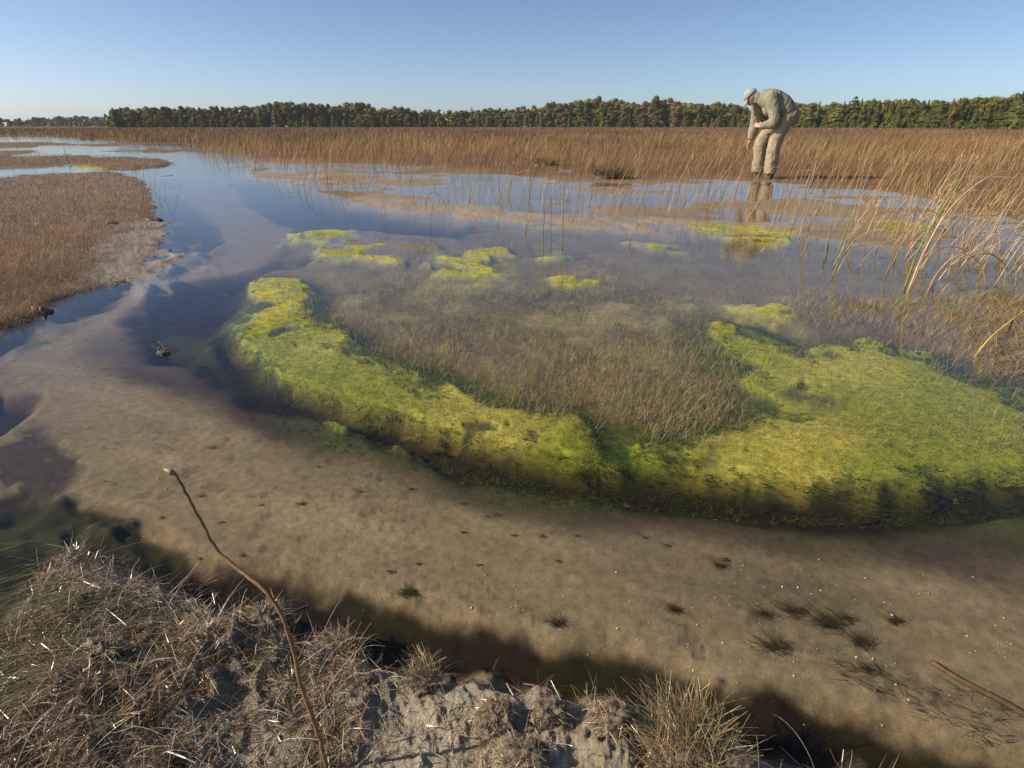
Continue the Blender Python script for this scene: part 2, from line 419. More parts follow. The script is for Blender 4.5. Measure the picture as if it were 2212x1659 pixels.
def ground_eval(P):
    """height, base colour and wetness of the land at points P (N x 2)"""
    P = np.asarray(P, float); x, y = P[:, 0], P[:, 1]
    N = len(P); D = np.hypot(x, y)
    h = 0.012 + 0.012 * fbm(x, y, 0.8, 3, 1)
    c = np.zeros((N, 3)); wet = np.zeros(N)
    n_big = fbm(x, y, 0.25, 4, 2); n_mid = fbm(x, y, 5, 4, 3); n_fine = fbm(x, y, 40, 4, 4); n_str = fbm((x * .95 - y * .31) * .16, x * .31 + y * .95, 11, 4, 5); n_pit = fbm(x, y, 75, 2, 7)
    c[:] = (0.15, 0.085, 0.04)
    c *= (1 + 0.18 * n_big)[:, None]
    def lay(m, hh, cc, amt=1.0):
        nonlocal h, c
        if hh is not None: h = h * (1 - m) + hh * m
        if cc is not None: c = c * (1 - m * amt)[:, None] + np.asarray(cc, float) * (m * amt)[:, None]
    lay(mask(P, FRONT, 3.0, 1.5, .5, 1), -0.004 + 0.018 * fbm(x, y * 1.6, 1.0, 4, 6), (0.25, 0.19, 0.13))
    lay(mask(P, FLAT, .3, .12, 2, 2), -0.03 + 0.010 * n_mid, np.array([0.245, 0.205, 0.108]))
    lay(mask(P, BACKW, 1.5, .5, .6, 3), -0.08 + 0.09 * np.maximum(fbm(x, y * 1.6, .5, 3, 2) - .25, 0), (0.16, 0.13, 0.10))
    for i, q in enumerate(ISL):
        lay(mask(P, q, .8, .5, .8, i), 0.02, (0.16, 0.11, 0.06))
    lay(mask(P, RIVERDARK, .24, .10, 5, 4), -0.10, (0.105, 0.09, 0.075))
    lay(mask(P, RIVERDARK2, .35, .12, 4, 5), -0.085, (0.10, 0.092, 0.07))
    lay(mask(P, BAR1, .45, .20, 3, 6), 0.003 + 0.010 * n_mid + .003 * n_fine, (0.29, 0.235, 0.175))
    lay(mask(P, BAR2, .7, .35, 2, 7), 0.003 + 0.014 * n_mid, (0.27, 0.20, 0.13))
    # the pale marl bed of the stream
    marl = np.array([0.290, 0.252, 0.172])
    mm = mask(P, MARL, .16, .035, 5, 1, shift=.05)
    bed = -0.050 + 0.0012 * n_mid + 0.0008 * n_fine + 0.001 * n_str
    lay(mm, bed, marl)
    c *= (1 + mm * 0.22 * n_str + mm * 0.05 * n_mid + mm * .05 * n_fine)[:, None]
    core = mask(P, MARLCORE, .22, .06, 4, 2)
    k = mm * (1 - core) * sstep(1.6, 0.9, y) 
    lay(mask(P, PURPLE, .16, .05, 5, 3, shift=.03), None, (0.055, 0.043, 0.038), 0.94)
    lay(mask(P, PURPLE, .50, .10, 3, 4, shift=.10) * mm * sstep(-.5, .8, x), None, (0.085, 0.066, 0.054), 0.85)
    # far stretch of the stream bed is coloured paler and greyer
    lay(mm * sstep(1.9, 3.2, y), None, (0.43, 0.38, 0.33), 0.85)
    lay(mask(P, POOL, .20, .04, 5, 4, shift=.015), -0.12 + 0.01 * n_mid, (0.04, 0.035, 0.035))
    
    # dark scour marks of the left margin, pits in the bed
    dl = mask(P, DARKL, .08, .05, 8, 6) * sstep(-.1, .25, n_mid + .4 * n_fine)
    lay(dl, h - .008, (0.05, 0.04, 0.038), .9)
    lay(mask(P, WEDGE, .09, .02, 8, 7), -0.12, (0.04, 0.04, 0.045))
    speck = sstep(.45, .85, fbm(x, y, 24, 4, 7)) * mm * sstep(.05, .4, fbm(x, y, 1.5, 2, 4)) 
    lay(speck, h - 0.002, (0.15, 0.115, 0.085), .55)
    pit = sstep(.62, .95, n_pit) * mm * sstep(-.2, .5, fbm(x, y, 3, 3, 2)); lay(pit, h - .0008, (0.10, 0.085, 0.055), .45)
    # algae and sedge flats
    ol = np.array([0.15, 0.118, 0.055])
    g1 = mask(P, G1, .25, .12, 4, 1); lay(g1, -0.018 + 0.012 * n_mid, np.array([0.20, 0.17, 0.07]) * (1 + .35 * n_mid + .25 * n_fine)[:, None])
    g1d = mask(P, G1D, .16, .10, 5, 2); lay(g1d, -0.009 + 0.012 * n_mid + 0.004 * n_fine, ol)
    rt = mask(P, RTAN, .3, .12, 4, 3); lay(rt, -0.006 + 0.015 * n_mid + 0.004 * n_fine, (0.145, 0.105, 0.055))
    lay(mask(P, HEATH, .15, .1, 4, 8), -0.007 + 0.010 * n_mid, (0.19, 0.14, 0.07))
    lump = fbm(x, y, 40, 4, 6)
    for i, q in enumerate((M1, M2)):
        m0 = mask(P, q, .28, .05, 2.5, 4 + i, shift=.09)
        m1 = mask(P, q, .13, .13, 8, 4 + i) * mask(P, q, .05, 0, shift=.035)
        mi = mask(P, q, .16, .06, 7, 4 + i, shift=-.06)
        m1 = m1 * (1 - mi * (1 - algae_gaps(P)))
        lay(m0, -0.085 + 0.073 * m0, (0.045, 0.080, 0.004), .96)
        lay(mi, -0.017 + .003 * n_mid, np.array([0.105, 0.098, 0.032]))
        yel = sstep(-.5, .6, fbm(x, y, 2.2, 3, 3))[:, None]
        gc = np.array([0.23, 0.25, 0.02]) * (1 - yel) + np.array([0.37, 0.345, 0.06]) * yel
        gc = gc * (1 + 0.25 * lump)[:, None]
        m1e = m1 * sstep(-.95, -.2, lump + 1.2 * (m1 - .5))
        lay(m1e, -0.010 + 0.010 * sstep(1.4, 2.5, y) + 0.0012 * lump, gc)
    for i, q in enumerate(M4):
        far = 1.0 + 0.12 * np.median(np.hypot(q[:, 0], q[:, 1]))
        m = mask(P, q, .12 * far, .14 * far, 4, i, shift=.03 * far)
        m = m * sstep(-.75, -.15, fbm(x, y * 1.5, 5.5, 3, 2 + i % 3))
        lay(m, (0.0006 + 0.003 * n_fine) if i < 11 else None, np.array([0.33, 0.31, 0.05]) * (1 + .25 * n_mid)[:, None] if i < 12 else (0.10, 0.14, 0.03))
    un = mask(P, UNDER, .10, .02, 7, 5, shift=.034); lay(un, np.minimum(h, -0.085), (0.022, 0.016, 0.013), .92)  # undercut shade below the mats and dark sediment, both painted into the bed
    # left bank and strip
    lb = mask(P, LBANK, .30, .12, 4, 1)
    lay(lb, 0.018 + 0.010 * n_mid + 0.005 * n_fine, (0.19, 0.135, 0.085))
    lm = mask(P, LMUD, .35, .2, 4, 2, shift=.12) ; lm = lm * sstep(-.3, .3, n_mid + .5)
    lay(lm, 0.006 + 0.007 * n_mid + 0.008 * n_fine, (0.27, 0.21, 0.145))
    lay(mask(P, STRIP, .5, .2, 1.5, 3), 0.035, (0.15, 0.10, 0.06))
    # near bank: a drop of dark peat, then wet marl with mounds
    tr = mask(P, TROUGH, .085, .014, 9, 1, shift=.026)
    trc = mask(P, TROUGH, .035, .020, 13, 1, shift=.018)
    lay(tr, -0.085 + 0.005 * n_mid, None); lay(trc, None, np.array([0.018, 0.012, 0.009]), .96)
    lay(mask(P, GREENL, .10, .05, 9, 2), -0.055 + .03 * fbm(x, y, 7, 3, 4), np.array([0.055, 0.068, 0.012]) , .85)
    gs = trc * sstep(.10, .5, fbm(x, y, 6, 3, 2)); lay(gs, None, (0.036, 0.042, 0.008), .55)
    bk = mask(P, BANK, .10, .018, 12, 3); bkc = mask(P, BANK, .05, .03, 14, 3, shift=.02)
    rough = 0.006 * fbm(x, y, 9, 3, 5) + 0.0045 * n_fine + 0.003 * fbm(x, y, 120, 3, 6)
    inner = mask(P, BANK, .25, .03, 6, 4, shift=-.10)
    top = 0.008 + 0.010 * inner + rough
    bc = (np.array([0.40, 0.335, 0.245])[None] * (1 - .28 * sstep(-.1, -.3, x))[:, None]) * (1 + .15 * n_mid + .12 * n_fine)[:, None]
    lay(bk, top, None); lay(bkc, None, bc)
    for (px, py, r, hh) in MOUNDS:
        q = at(px, py, .03)
        d = np.hypot(x - q[0], y - q[1])
        near = d < r * 3
        if near.any():
            b = np.zeros(N); b[near] = np.exp(-(d[near] * (1 + .35 * fbm(x[near], y[near], 28, 3, 2)) / r) ** 3)
            h = h + hh * b * (1 + .25 * n_fine)
            c = c * (1 - .45 * b[:, None]) + np.array([0.20, 0.145, 0.085]) * (.45 * b)[:, None]
    wet = np.maximum(bkc, .35 * lb + .5 * lm)
    # far side of the marsh: firm ground under the wood
    return h, np.clip(c, 0.004, .8), wet

def build_ground():
    nb = 660
    b0 = np.concatenate([np.linspace(-180, -56, 40, endpoint=False), np.linspace(-56, 56, nb), np.linspace(56, 180, 40)[1:]])
    th = np.radians(b0)
    r = np.concatenate([[0.0], np.geomspace(0.22, 16, 470), np.geomspace(16, 4500, 70)[1:]])
    TH, RR = np.meshgrid(th, r)
    X = RR * np.sin(TH); Y = RR * np.cos(TH)
    P = np.stack([X.ravel(), Y.ravel()], 1)
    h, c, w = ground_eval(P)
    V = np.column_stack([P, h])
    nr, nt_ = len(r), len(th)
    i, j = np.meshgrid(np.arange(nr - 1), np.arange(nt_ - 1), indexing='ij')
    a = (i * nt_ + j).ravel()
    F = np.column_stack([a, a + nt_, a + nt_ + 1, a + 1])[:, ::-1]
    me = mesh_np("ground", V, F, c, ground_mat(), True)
    wa = me.attributes.new("wet", 'FLOAT', 'POINT'); wa.data.foreach_set("value", w.astype(np.float32))
    return link("ground", me, label="marl and peat ground of the marsh with a pale stream bed", cat="ground", kind="structure")
build_ground()

def build_water():
    s = 420.0
    V = [(-s, -30, 0), (s, -30, 0), (s, s, 0), (-s, s, 0), (-s, -30, -.8), (s, -30, -.8), (s, s, -.8), (-s, s, -.8)]
    F = [(0, 1, 2, 3), (7, 6, 5, 4), (0, 4, 5, 1), (1, 5, 6, 2), (2, 6, 7, 3), (3, 7, 4, 0)]
    me = mesh_np("water", V, F, None, water_mat())
    return link("water", me, label="clear shallow water winding through the marsh", cat="water", kind="structure")
build_water()

def gh(P):
    return ground_eval(np.asarray(P)[:, :2])[0]

# ------------------------------------------------------------------ vegetation scattered over the land ("stuff")
def scatter_px(n, x0, x1, y0, y1, seed=0):
    """points of the water plane, evenly spread over a stretch of the view"""
    r = np.random.default_rng(seed)
    px = r.uniform(x0, x1, n); py = r.uniform(y0, y1, n)
    k = np.zeros((n, 3))
    d = np.array([1.0, 0, 0])[None] * ((px - CXP) / FPX)[:, None] + FWD[None] + UPV[None] * ((CYP - py) / FPX)[:, None]
    t = -CAM_H / np.minimum(d[:, 2], -.0015)
    return np.array([0, 0, CAM_H]) + d * t[:, None]

def keep(P, w, seed=1):
    return np.random.default_rng(seed).random(len(P)) < w

def pick(n, cols, seed=3, jit=.2):
    r = np.random.default_rng(seed)
    c = np.array(cols, float)[r.integers(0, len(cols), n)]
    return c * (1 + jit * (r.random((n, 1)) * 2 - 1))

M_SEDGE = blade_mat("dry_sedge", .6, .25, .2)
M_REED = blade_mat("reed_stems", .55, .3, .15, vscale=15)
M_ALGAE = blade_mat("stonewort_algae", .5, .3, .3, vscale=60)
M_WETGRASS = blade_mat("wet_flattened_grass", .27, .42, .1, vscale=60)
M_POND = blade_mat("pond_sedge", .5, .3, .15, vscale=50)

def left_bank_grass():
    parts = []
    P = scatter_px(120000, -200, 400, 366, 730, 21)
    m = mask(P[:, :2], LBANK, .10, .10, 4, 1) * (1 - .85 * mask(P[:, :2], LMUD, .25, .2, 4, 2))
    P = P[keep(P, m)]
    Q = scatter_px(16000, -200, 400, 334, 370, 22)
    Q = Q[keep(Q, mask(Q[:, :2], STRIP, .5, .2, 1.5, 3))]
    S = scatter_px(14000, -300, 620, 300, 333, 23)
    ms = sum(mask(S[:, :2], q, .8, .5, .8, i) for i, q in enumerate(ISL)); S = S[keep(S, ms)]
    P = np.vstack([P, Q, S]); P[:, 2] = gh(P) - .004
    n = len(P); d = np.hypot(P[:, 0], P[:, 1])
    r = RNG
    patch = fbm(P[:, 0], P[:, 1], 1.2, 3, 5)
    col = pick(n, [(.31, .215, .13), (.26, .18, .11), (.37, .26, .165), (.21, .145, .085), (.29, .185, .125)], 5) * (1 + .38 * patch + .18 * fbm(P[:, 0], P[:, 1], 6, 3, 2))[:, None]
    L = np.where(r.random(n) < .06, 2.2, 1) * r.uniform(.02, .06, n) * (1 + .25 * patch)
    V, F, C = blades(P, L, r.uniform(-2.5, 2.5, n), r.uniform(.1, 1.1, n), r.uniform(0, .8, n), np.maximum(.0015, .0004 * d), 2, col, col * 1.15)
    me = mesh_np("sedge_grass", V, F, C, M_SEDGE)
    link("sedge_grass", me, label="short dry brown sedge covering the left bank and its strips", cat="grass", kind="stuff")
left_bank_grass()

def reed_density(P):
    """how thickly the tall rushes stand"""
    x, y = P[:, 0], P[:, 1]
    back = 1 - np.clip(mask(P, BACKW, 1.5, .5, .6, 3) + mask(P, STRIP, .6, .2, 1.5, 3), 0, 1)
    fr = mask(P, FRONT, 4.0, 2.0, .4, 1)
    fl = mask(P, FLAT, .3, .12, 2, 2)
    lb = mask(P, LBANK, .3, .1, 4, 1)
    w = back * (1 - fl) * (1 - lb)
    dens = w * ((1 - fr) + fr * .20 * np.clip(.9 + 1.6 * fbm(x, y, .9, 3, 3), 0, 3))
    bar = mask(P, BAR1, .2, .1, 3, 6)
    return np.clip(dens * (1 - .7 * bar), 0, 1)

def reed_field():
    r = np.random.default_rng(31)
    parts = []
    # near and middle field
    n = 300000
    d = np.exp(r.uniform(math.log(5.5), math.log(260), n)); b = np.radians(r.uniform(-50, 52, n))
    P = np.column_stack([d * np.sin(b), d * np.cos(b), np.zeros(n)])
    w = reed_density(P[:, :2]) * (.16 + .84 * sstep(10, 34, d))
    k = keep(P, w, 32); P = P[k]; d = d[k]; n = len(P)
    P[:, 2] = gh(P) - .01
    patch = fbm(P[:, 0], P[:, 1] * .6, .18, 4, 2)
    fine = fbm(P[:, 0], P[:, 1], 1.1, 2, 4)
    near = [(.30, .140, .055), (.33, .175, .078), (.25, .11, .045), (.38, .25, .14), (.21, .11, .052), (.19, .15, .055), (.16, .085, .045)]
    far = [(.19, .095, .045), (.16, .085, .045), (.21, .115, .055), (.14, .085, .05)]
    t = sstep(14, 70, d)[:, None]
    col = pick(n, near, 6) * (1 - t) + pick(n, far, 7) * t
    col *= (1 + .38 * patch + .25 * fine)[:, None]
    base = col * np.array([.95, 1.15, .9])[None]
    L = r.uniform(.20, .48, n) * (1 + .15 * patch) * (1 - .05 * t[:, 0])
    az = r.normal(.1, .8, n)
    bent = r.random(n) < .30
    lean = np.abs(r.normal(.18, .18, n)); curve = np.where(bent, r.uniform(.9, 2.6, n), r.uniform(0, .5, n))
    wid = np.maximum(.0034, .00040 * d) * r.uniform(.6, 1.2, n)
    tip = col * np.where(bent, 1.35, 1.0)[:, None]
    parts = []
    for k, sg in ((d < 17, 4), ((d >= 17) & (d < 45), 2), (d >= 45, 1)):
        parts.append(blades(P[k], L[k], az[k], lean[k], curve[k], wid[k], sg, base[k], tip[k], taper=.3))
    V, F, C = join(parts)
    me = mesh_np("marsh_reeds", V, F, C, M_REED)
    link("marsh_reeds", me, label="wide field of orange brown rushes reaching back to the woods", cat="reeds", kind="stuff")
reed_field()

def water_grasses():
    r = np.random.default_rng(41)
    parts = []
    # fine sedge standing in the water on the flats
    P = scatter_px(90000, 560, 2500, 520, 960, 42)
    p = P[:, :2]
    w = .65 * mask(p, G1, .3, .15, 4, 1) + .80 * mask(p, G1D, .16, .10, 5, 2) + .95 * mask(p, RTAN, .3, .12, 4, 3) + .10 * mask(p, M1, .1, .05, 9, 4) + .10 * mask(p, M2, .1, .05, 9, 5) + .95 * mask(p, HEATH, .15, .1, 4, 8) + .09
    w = w * (1 - mask(p, MARL, .1, .03, 5, 1)) * (1 - mask(p, POOL, .1, .03, 5, 1)) * (1 - mask(p, RIVERDARK2, .2, .05, 3, 5))
    clump = sstep(-.35, .45, fbm(p[:, 0], p[:, 1], 5, 3, 6))
    P = P[keep(P, np.clip(w * (.25 + .9 * clump), 0, 1), 43)]
    P[:, 2] = np.maximum(gh(P), -.014) - .003
    n = len(P); d = np.hypot(P[:, 0], P[:, 1])
    col = pick(n, [(.32, .24, .10), (.26, .20, .075), (.20, .19, .055), (.36, .25, .12), (.29, .175, .07), (.16, .17, .045)], 8)
    L = r.uniform(.014, .052, n) * (1 + .18 * np.maximum(d - 2, 0))
    parts.append(blades(P, L, r.uniform(-2.2, 2.2, n), r.uniform(.1, .9, n), r.uniform(0, .7, n), np.maximum(.0011, .00042 * d), 3, col, col * 1.2))
    # thin stems of the farther shallows
    P = scatter_px(9000, 420, 2400, 380, 600, 44); p = P[:, :2]
    w = .35 * mask(p, FRONT, .8, .5, .8, 1) + .5 * mask(p, BAR1, .18, .1, 3, 6) + .6 * mask(p, BAR2, .3, .2, 2, 7) + .05
    w *= (1 - mask(p, MARL, .1, .03, 5, 1))
    P = P[keep(P, w * sstep(-.5, .3, fbm(p[:, 0], p[:, 1], 1.6, 3, 6)), 45)]
    P[:, 2] = gh(P) - .003
    n = len(P); d = np.hypot(P[:, 0], P[:, 1])
    col = pick(n, [(.24, .17, .08), (.20, .17, .06), (.15, .15, .045), (.28, .18, .09)], 9)
    parts.append(blades(P, r.uniform(.03, .16, n), r.uniform(-1.2, 1.2, n), r.uniform(0, .5, n), r.uniform(0, .6, n), np.maximum(.0016, .0004 * d), 3, col, col * 1.15))
    # matted pale straw on the right tussock
    P = scatter_px(5000, 2060, 2330, 655, 860, 46); p = P[:, :2]
    k = keep(P, mask(p, poly([(2090, 700), (2150, 665), (2300, 660), (2400, 850), (2212, 830), (2130, 780)]), .08, .05, 6, 2), 47); P = P[k]
    P[:, 2] = gh(P) + .004; n = len(P)
    col = pick(n, [(.33, .25, .16), (.27, .2, .12), (.22, .15, .08)], 10)
    parts.append(blades(P, r.uniform(.04, .12, n), r.uniform(-3.1, 3.1, n), r.uniform(.7, 1.4, n), r.uniform(0, .6, n), .0022, 3, col, col))
    V, F, C = join(parts)
    link("pond_sedge", mesh_np("pond_sedge", V, F, C, M_POND), label="fine brown sedge standing in the shallow water of the flats", cat="sedge", kind="stuff")
water_grasses()

def algae():
    r = np.random.default_rng(51)
    P = scatter_px(54000, 430, 2500, 470, 1080, 52); p = P[:, :2]
    lump = fbm(p[:, 0], p[:, 1], 40, 4, 6)
    m1 = mask(p, M1, .17, .13, 8, 4); m2 = mask(p, M2, .17, .13, 8, 5); gaps = algae_gaps(p)
    m4 = sum(mask(p, q, .1, .08, 5, i) for i, q in enumerate(M4[:12]))
    m1 *= mask(p, M1, .05, 0, shift=.035); m2 *= mask(p, M2, .05, 0, shift=.035)
    deep = np.maximum(mask(p, M1, .20, .05, 2.5, 4, shift=.06), mask(p, M2, .20, .05, 2.5, 5, shift=.06)) * (1 - np.maximum(m1, m2))
    w = np.clip(np.maximum(m1, m2) * gaps * sstep(-.8, .1, lump) + .5 * m4 + .55 * deep + .26 * mask(p, G1, .3, .15, 4, 1) * sstep(.1, .7, fbm(p[:, 0], p[:, 1], 4, 4, 2)), 0, 1)
    k = keep(P, w, 53); P = P[k]; lump = lump[k]; deep = deep[k]
    g = gh(P); P[:, 2] = np.where(deep > .05, g, np.maximum(g, -.02) - .002)
    n = len(P); d = np.hypot(P[:, 0], P[:, 1])
    yel = sstep(-.5, .6, fbm(P[:, 0], P[:, 1], 2.2, 3, 3))[:, None]
    col = np.array([.23, .26, .018]) * (1 - yel) + np.array([.38, .33, .04]) * yel
    col = col * (1 + .25 * lump[:, None]) * r.uniform(.75, 1.25, (n, 1))
    col = np.where(deep[:, None] > .05, col * np.array([.30, .42, .3]), col)
    brown = (fbm(P[:, 0], P[:, 1], 7, 3, 1) > .42)[:, None]
    col = np.where(brown, col * np.array([.9, .72, 1.3]), col)
    K = 6
    B = np.repeat(P, K, 0) + r.normal(0, .0025, (n * K, 3)) * np.array([1, 1, .2]) * np.repeat(.6 + .25 * d, K)[:, None]
    L = r.uniform(.008, .022, n * K) * np.repeat(.75 + .12 * d, K)
    V, F, C = blades(B, L, r.uniform(-3.14, 3.14, n * K), r.uniform(1.0, 1.5, n * K), r.uniform(-.1, .25, n * K), np.repeat(np.maximum(.0016, .0009 * d), K), 2,
                     np.repeat(col, K, 0) * .9, np.repeat(col, K, 0) * 1.15, taper=.4)
    link("algae_mat", mesh_np("algae_mat", V, F, C, M_ALGAE), label="bright yellow green algae mats lying at the water surface", cat="algae", kind="stuff")
algae()

def bank_grass():
    r = np.random.default_rng(61)
    parts = []
    P = scatter_px(76000, -60, 2230, 1130, 1800, 62); p = P[:, :2]
    inb = mask(p, BANK, .05, .02, 12, 3)
    px = P[:, 0] / np.maximum(P[:, 1], .1)
    # thick on the left, patchy to the right
    u = P[:, 0]
    thick = sstep(-.14, -.32, u) * 1.0 + .13 + .2 * sstep(.28, .40, u)
    patch = sstep(-.25, .35, fbm(p[:, 0], p[:, 1], 7, 3, 3) + .5 * sstep(.0, -.3, u))
    w = np.clip(inb * thick * (.15 + patch), 0, 1)
    P = P[keep(P, w, 63)]
    P[:, 2] = gh(P) + .001
    n = len(P)
    mud = pick(n, [(.31, .23, .145), (.25, .18, .105), (.19, .13, .072), (.40, .31, .205), (.13, .09, .05), (.27, .17, .09)], 11, .25)
    flow = fbm(P[:, 0], P[:, 1], 3, 2, 2) * 2.2
    az = np.where(r.random(n) < .6, 2.7 + flow + r.normal(0, .5, n), r.uniform(-3.14, 3.14, n))
    lean = np.where(r.random(n) < .97, r.uniform(1.28, 1.57, n), r.uniform(.4, 1.2, n))
    L = r.gamma(4, .0052, n) + .008
    parts.append(blades(P, L, az, lean, r.normal(.25, .7, n), r.uniform(.0008, .0021, n), 3, mud, mud * r.uniform(.8, 1.3, (n, 1)), taper=.5, roll=.7))
    # curls and thin long stems
    k = r.random(n) < .05
    Q = P[k]; m = len(Q)
    c = pick(m, [(.42, .35, .26), (.36, .29, .20), (.30, .17, .09), (.46, .42, .36)], 12)
    parts.append(blades(Q, r.uniform(.04, .10, m), r.uniform(-3.1, 3.1, m), r.uniform(.3, 1.1, m), r.uniform(.5, 2.0, m), r.uniform(.0007, .0012, m), 7, c, c, taper=.5))
    # long combed stems trailing into the water on the far left
    A = scatter_px(2600, -150, 420, 1150, 1520, 64); p = A[:, :2]
    A = A[keep(A, np.clip(.5 * mask(p, GREENL, .1, .05, 9, 2) + .6 * mask(p, BANK, .06, .02, 9, 2) * sstep(-.32, -.5, A[:, 0]), 0, 1), 65)]
    A[:, 2] = np.maximum(gh(A), -.012) + .003; m = len(A)
    c = pick(m, [(.20, .17, .07), (.15, .16, .04), (.26, .2, .12), (.12, .10, .05)], 13)
    parts.append(blades(A, r.uniform(.05, .17, m), r.normal(-2.45, .18, m), r.uniform(1.35, 1.55, m), r.uniform(-.05, .12, m), r.uniform(.0009, .0018, m), 4, c, c, taper=.4, roll=.6))
    # blades along the lip of the bank, some in the water
    E = scatter_px(9000, -20, 2230, 1160, 1660, 66); p = E[:, :2]
    e = mask(p, BANK, .05, .03, 12, 3, shift=.03) * (1 - mask(p, BANK, .05, .02, 12, 3, shift=-.035))
    E = E[keep(E, e * .14 * (.3 + patch.mean()), 67)]; E[:, 2] = gh(E); m = len(E)
    c = pick(m, [(.25, .2, .09), (.3, .17, .07), (.15, .15, .05), (.36, .28, .18)], 14)
    parts.append(blades(E, r.uniform(.015, .05, m), r.uniform(-3.1, 3.1, m), r.uniform(.1, .9, m), r.uniform(0, 1.2, m), r.uniform(.0008, .0014, m), 5, c, c))
    V, F, C = join(parts)
    link("matted_grass", mesh_np("matted_grass", V, F, C, M_WETGRASS), label="wet flattened dead grass plastered over the muddy near bank", cat="grass", kind="stuff")
bank_grass()

# ------------------------------------------------------------------ individual rushes
M_STEM = blade_mat("rush_stem", .45, .4, .05, vscale=30)
def tube_obj(name, path, rad, c1, c2, label, cat, group=None, sides=6, mat=None):
    path = np.asarray(path, float); root = path[0].copy()
    V, F, C = tube(path - root, rad, sides, c1, c2)
    return link(name, mesh_np(name, V, F, C, mat or M_STEM, True), label=label, cat=cat, group=group, loc=root)

def stem_from_px(pts, Y=None, n=5):
    b = at(*pts[0]); z0 = gh(b[None])[0]; b = at(pts[0][0], pts[0][1], min(z0, 0.0) if z0 < 0 else z0)
    Yb = b[1] if Y is None else Y
    P = [at_depth(px, py, Yb) for px, py in pts]
    P[0][2] -= .015
    return catmull(P, n)

TAN, PALE, GRN, ORG, DRK = (.34, .24, .12), (.42, .35, .235), (.16, .20, .045), (.40, .20, .06), (.13, .09, .05)
RUSH = [
 ([(1950, 632), (1988, 533), (2041, 443), (2075, 392)], .0065, GRN, GRN, "thick green rush stem rising from the arched clump at the right"),
 ([(1960, 633), (1994, 550), (2041, 466), (2091, 413), (2151, 376), (2225, 366)], .0062, PALE, TAN, "pale thick rush stem sweeping right out of the arched clump"),
 ([(1966, 628), (2010, 520), (2050, 440), (2105, 330)], .005, ORG, TAN, "orange straight rush stem behind the pale thick one"),
 ([(1974, 600), (2008, 553), (2048, 533), (2091, 543), (2121, 576), (2134, 633), (2143, 680)], .0042, TAN, PALE, "tan rush bent over in a high arch, tip back in the water"),
 ([(2001, 636), (2021, 596), (2054, 560), (2091, 550), (2118, 576), (2132, 625)], .0044, ORG, PALE, "orange based rush bent into a lower pale arch"),
 ([(2008, 628), (2041, 583), (2091, 556), (2134, 548), (2168, 570), (2171, 606), (2161, 640), (2138, 660)], .0040, TAN, TAN, "tan rush curling into the widest round loop at the right edge"),
 ([(2028, 634), (2054, 611), (2074, 626), (2081, 642)], .0028, PALE, DRK, "small grey rush arch close to the waterline"),
 ([(2096, 780), (2140, 729), (2210, 673), (2260, 634)], .0042, (.33, .34, .03), ORG, "yellow rush leaf slanting out of the right tussock"),
 ([(2158, 766), (2176, 722), (2192, 684), (2216, 640), (2240, 590)], .0042, (.12, .12, .06), DRK, "dark rush stem crossing the yellow leaf"),
 ([(1173, 552), (1174, 493), (1179, 443)], .0038, GRN, DRK, "leftmost of three dark green rush stems in the floating algae patch"),
 ([(1190, 540), (1190, 466), (1190, 414)], .0038, GRN, DRK, "middle of three dark green rush stems in the floating algae patch"),
 ([(1214, 544), (1217, 450), (1220, 380)], .0042, GRN, GRN, "tallest of three dark green rush stems in the floating algae patch"),
 ([(917, 443), (925, 424), (937, 415), (954, 428), (964, 447)], .0035, DRK, TAN, "dark rush bent in an arch on the mud bar"),
 ([(1808, 552), (1830, 490), (1860, 420), (1885, 350)], .0050, GRN, TAN, "green rush leaning right of the person's reflection"),
 ([(1794, 606), (1832, 510), (1852, 430), (1870, 345)], .0040, GRN, TAN, "long green rush with its foot in open water"),
 ([(1608, 510), (1620, 455), (1626, 400)], .0042, ORG, TAN, "orange rush standing in the algae below the person"),
 ([(1850, 478), (1880, 450), (1876, 440), (1862, 440)], .0035, PALE, PALE, "pale rush curled to a hook over the shallows"),
 ([(1966, 520), (2000, 450), (2060, 395), (2110, 378), (2160, 388)], .0042, PALE, TAN, "long pale rush arching right above the others"),
 ([(1985, 470), (2040, 395), (2090, 358), (2140, 352), (2200, 372)], .0042, TAN, PALE, "thin tan rush arching over at the far right"),
 ([(2120, 540), (2150, 480), (2190, 430), (2230, 400)], .0045, ORG, TAN, "orange rush leaning out of the right edge"),
 ([(2158, 545), (2190, 490), (2226, 452)], .0045, DRK, ORG, "brown rush with a dark foot at the right edge"),
 ([(1890, 330), (1915, 302), (1960, 300), (1990, 315)], .0042, TAN, TAN, "tan rush hooked over behind the leaning green stems"),
 ([(1980, 520), (2070, 462), (2134, 450), (2190, 470), (2215, 500)], .0036, PALE, PALE, "pale rush lying in a flat bow above the water"),
 ([(135, 310), (145, 375 - 30), (150, 352)][::-1], .006, DRK, DRK, "lone dark rush standing on the brown strip at the left"),
]
for pts, rad, c1, c2, lab in RUSH:
    P = stem_from_px(pts)
    n = len(P)
    tube_obj("rush_stem", P, 1.05 * rad * np.linspace(1, .45, n), c1, c2, lab, "rush", "rushes in the right shallows" if pts[0][0] > 1700 else None)

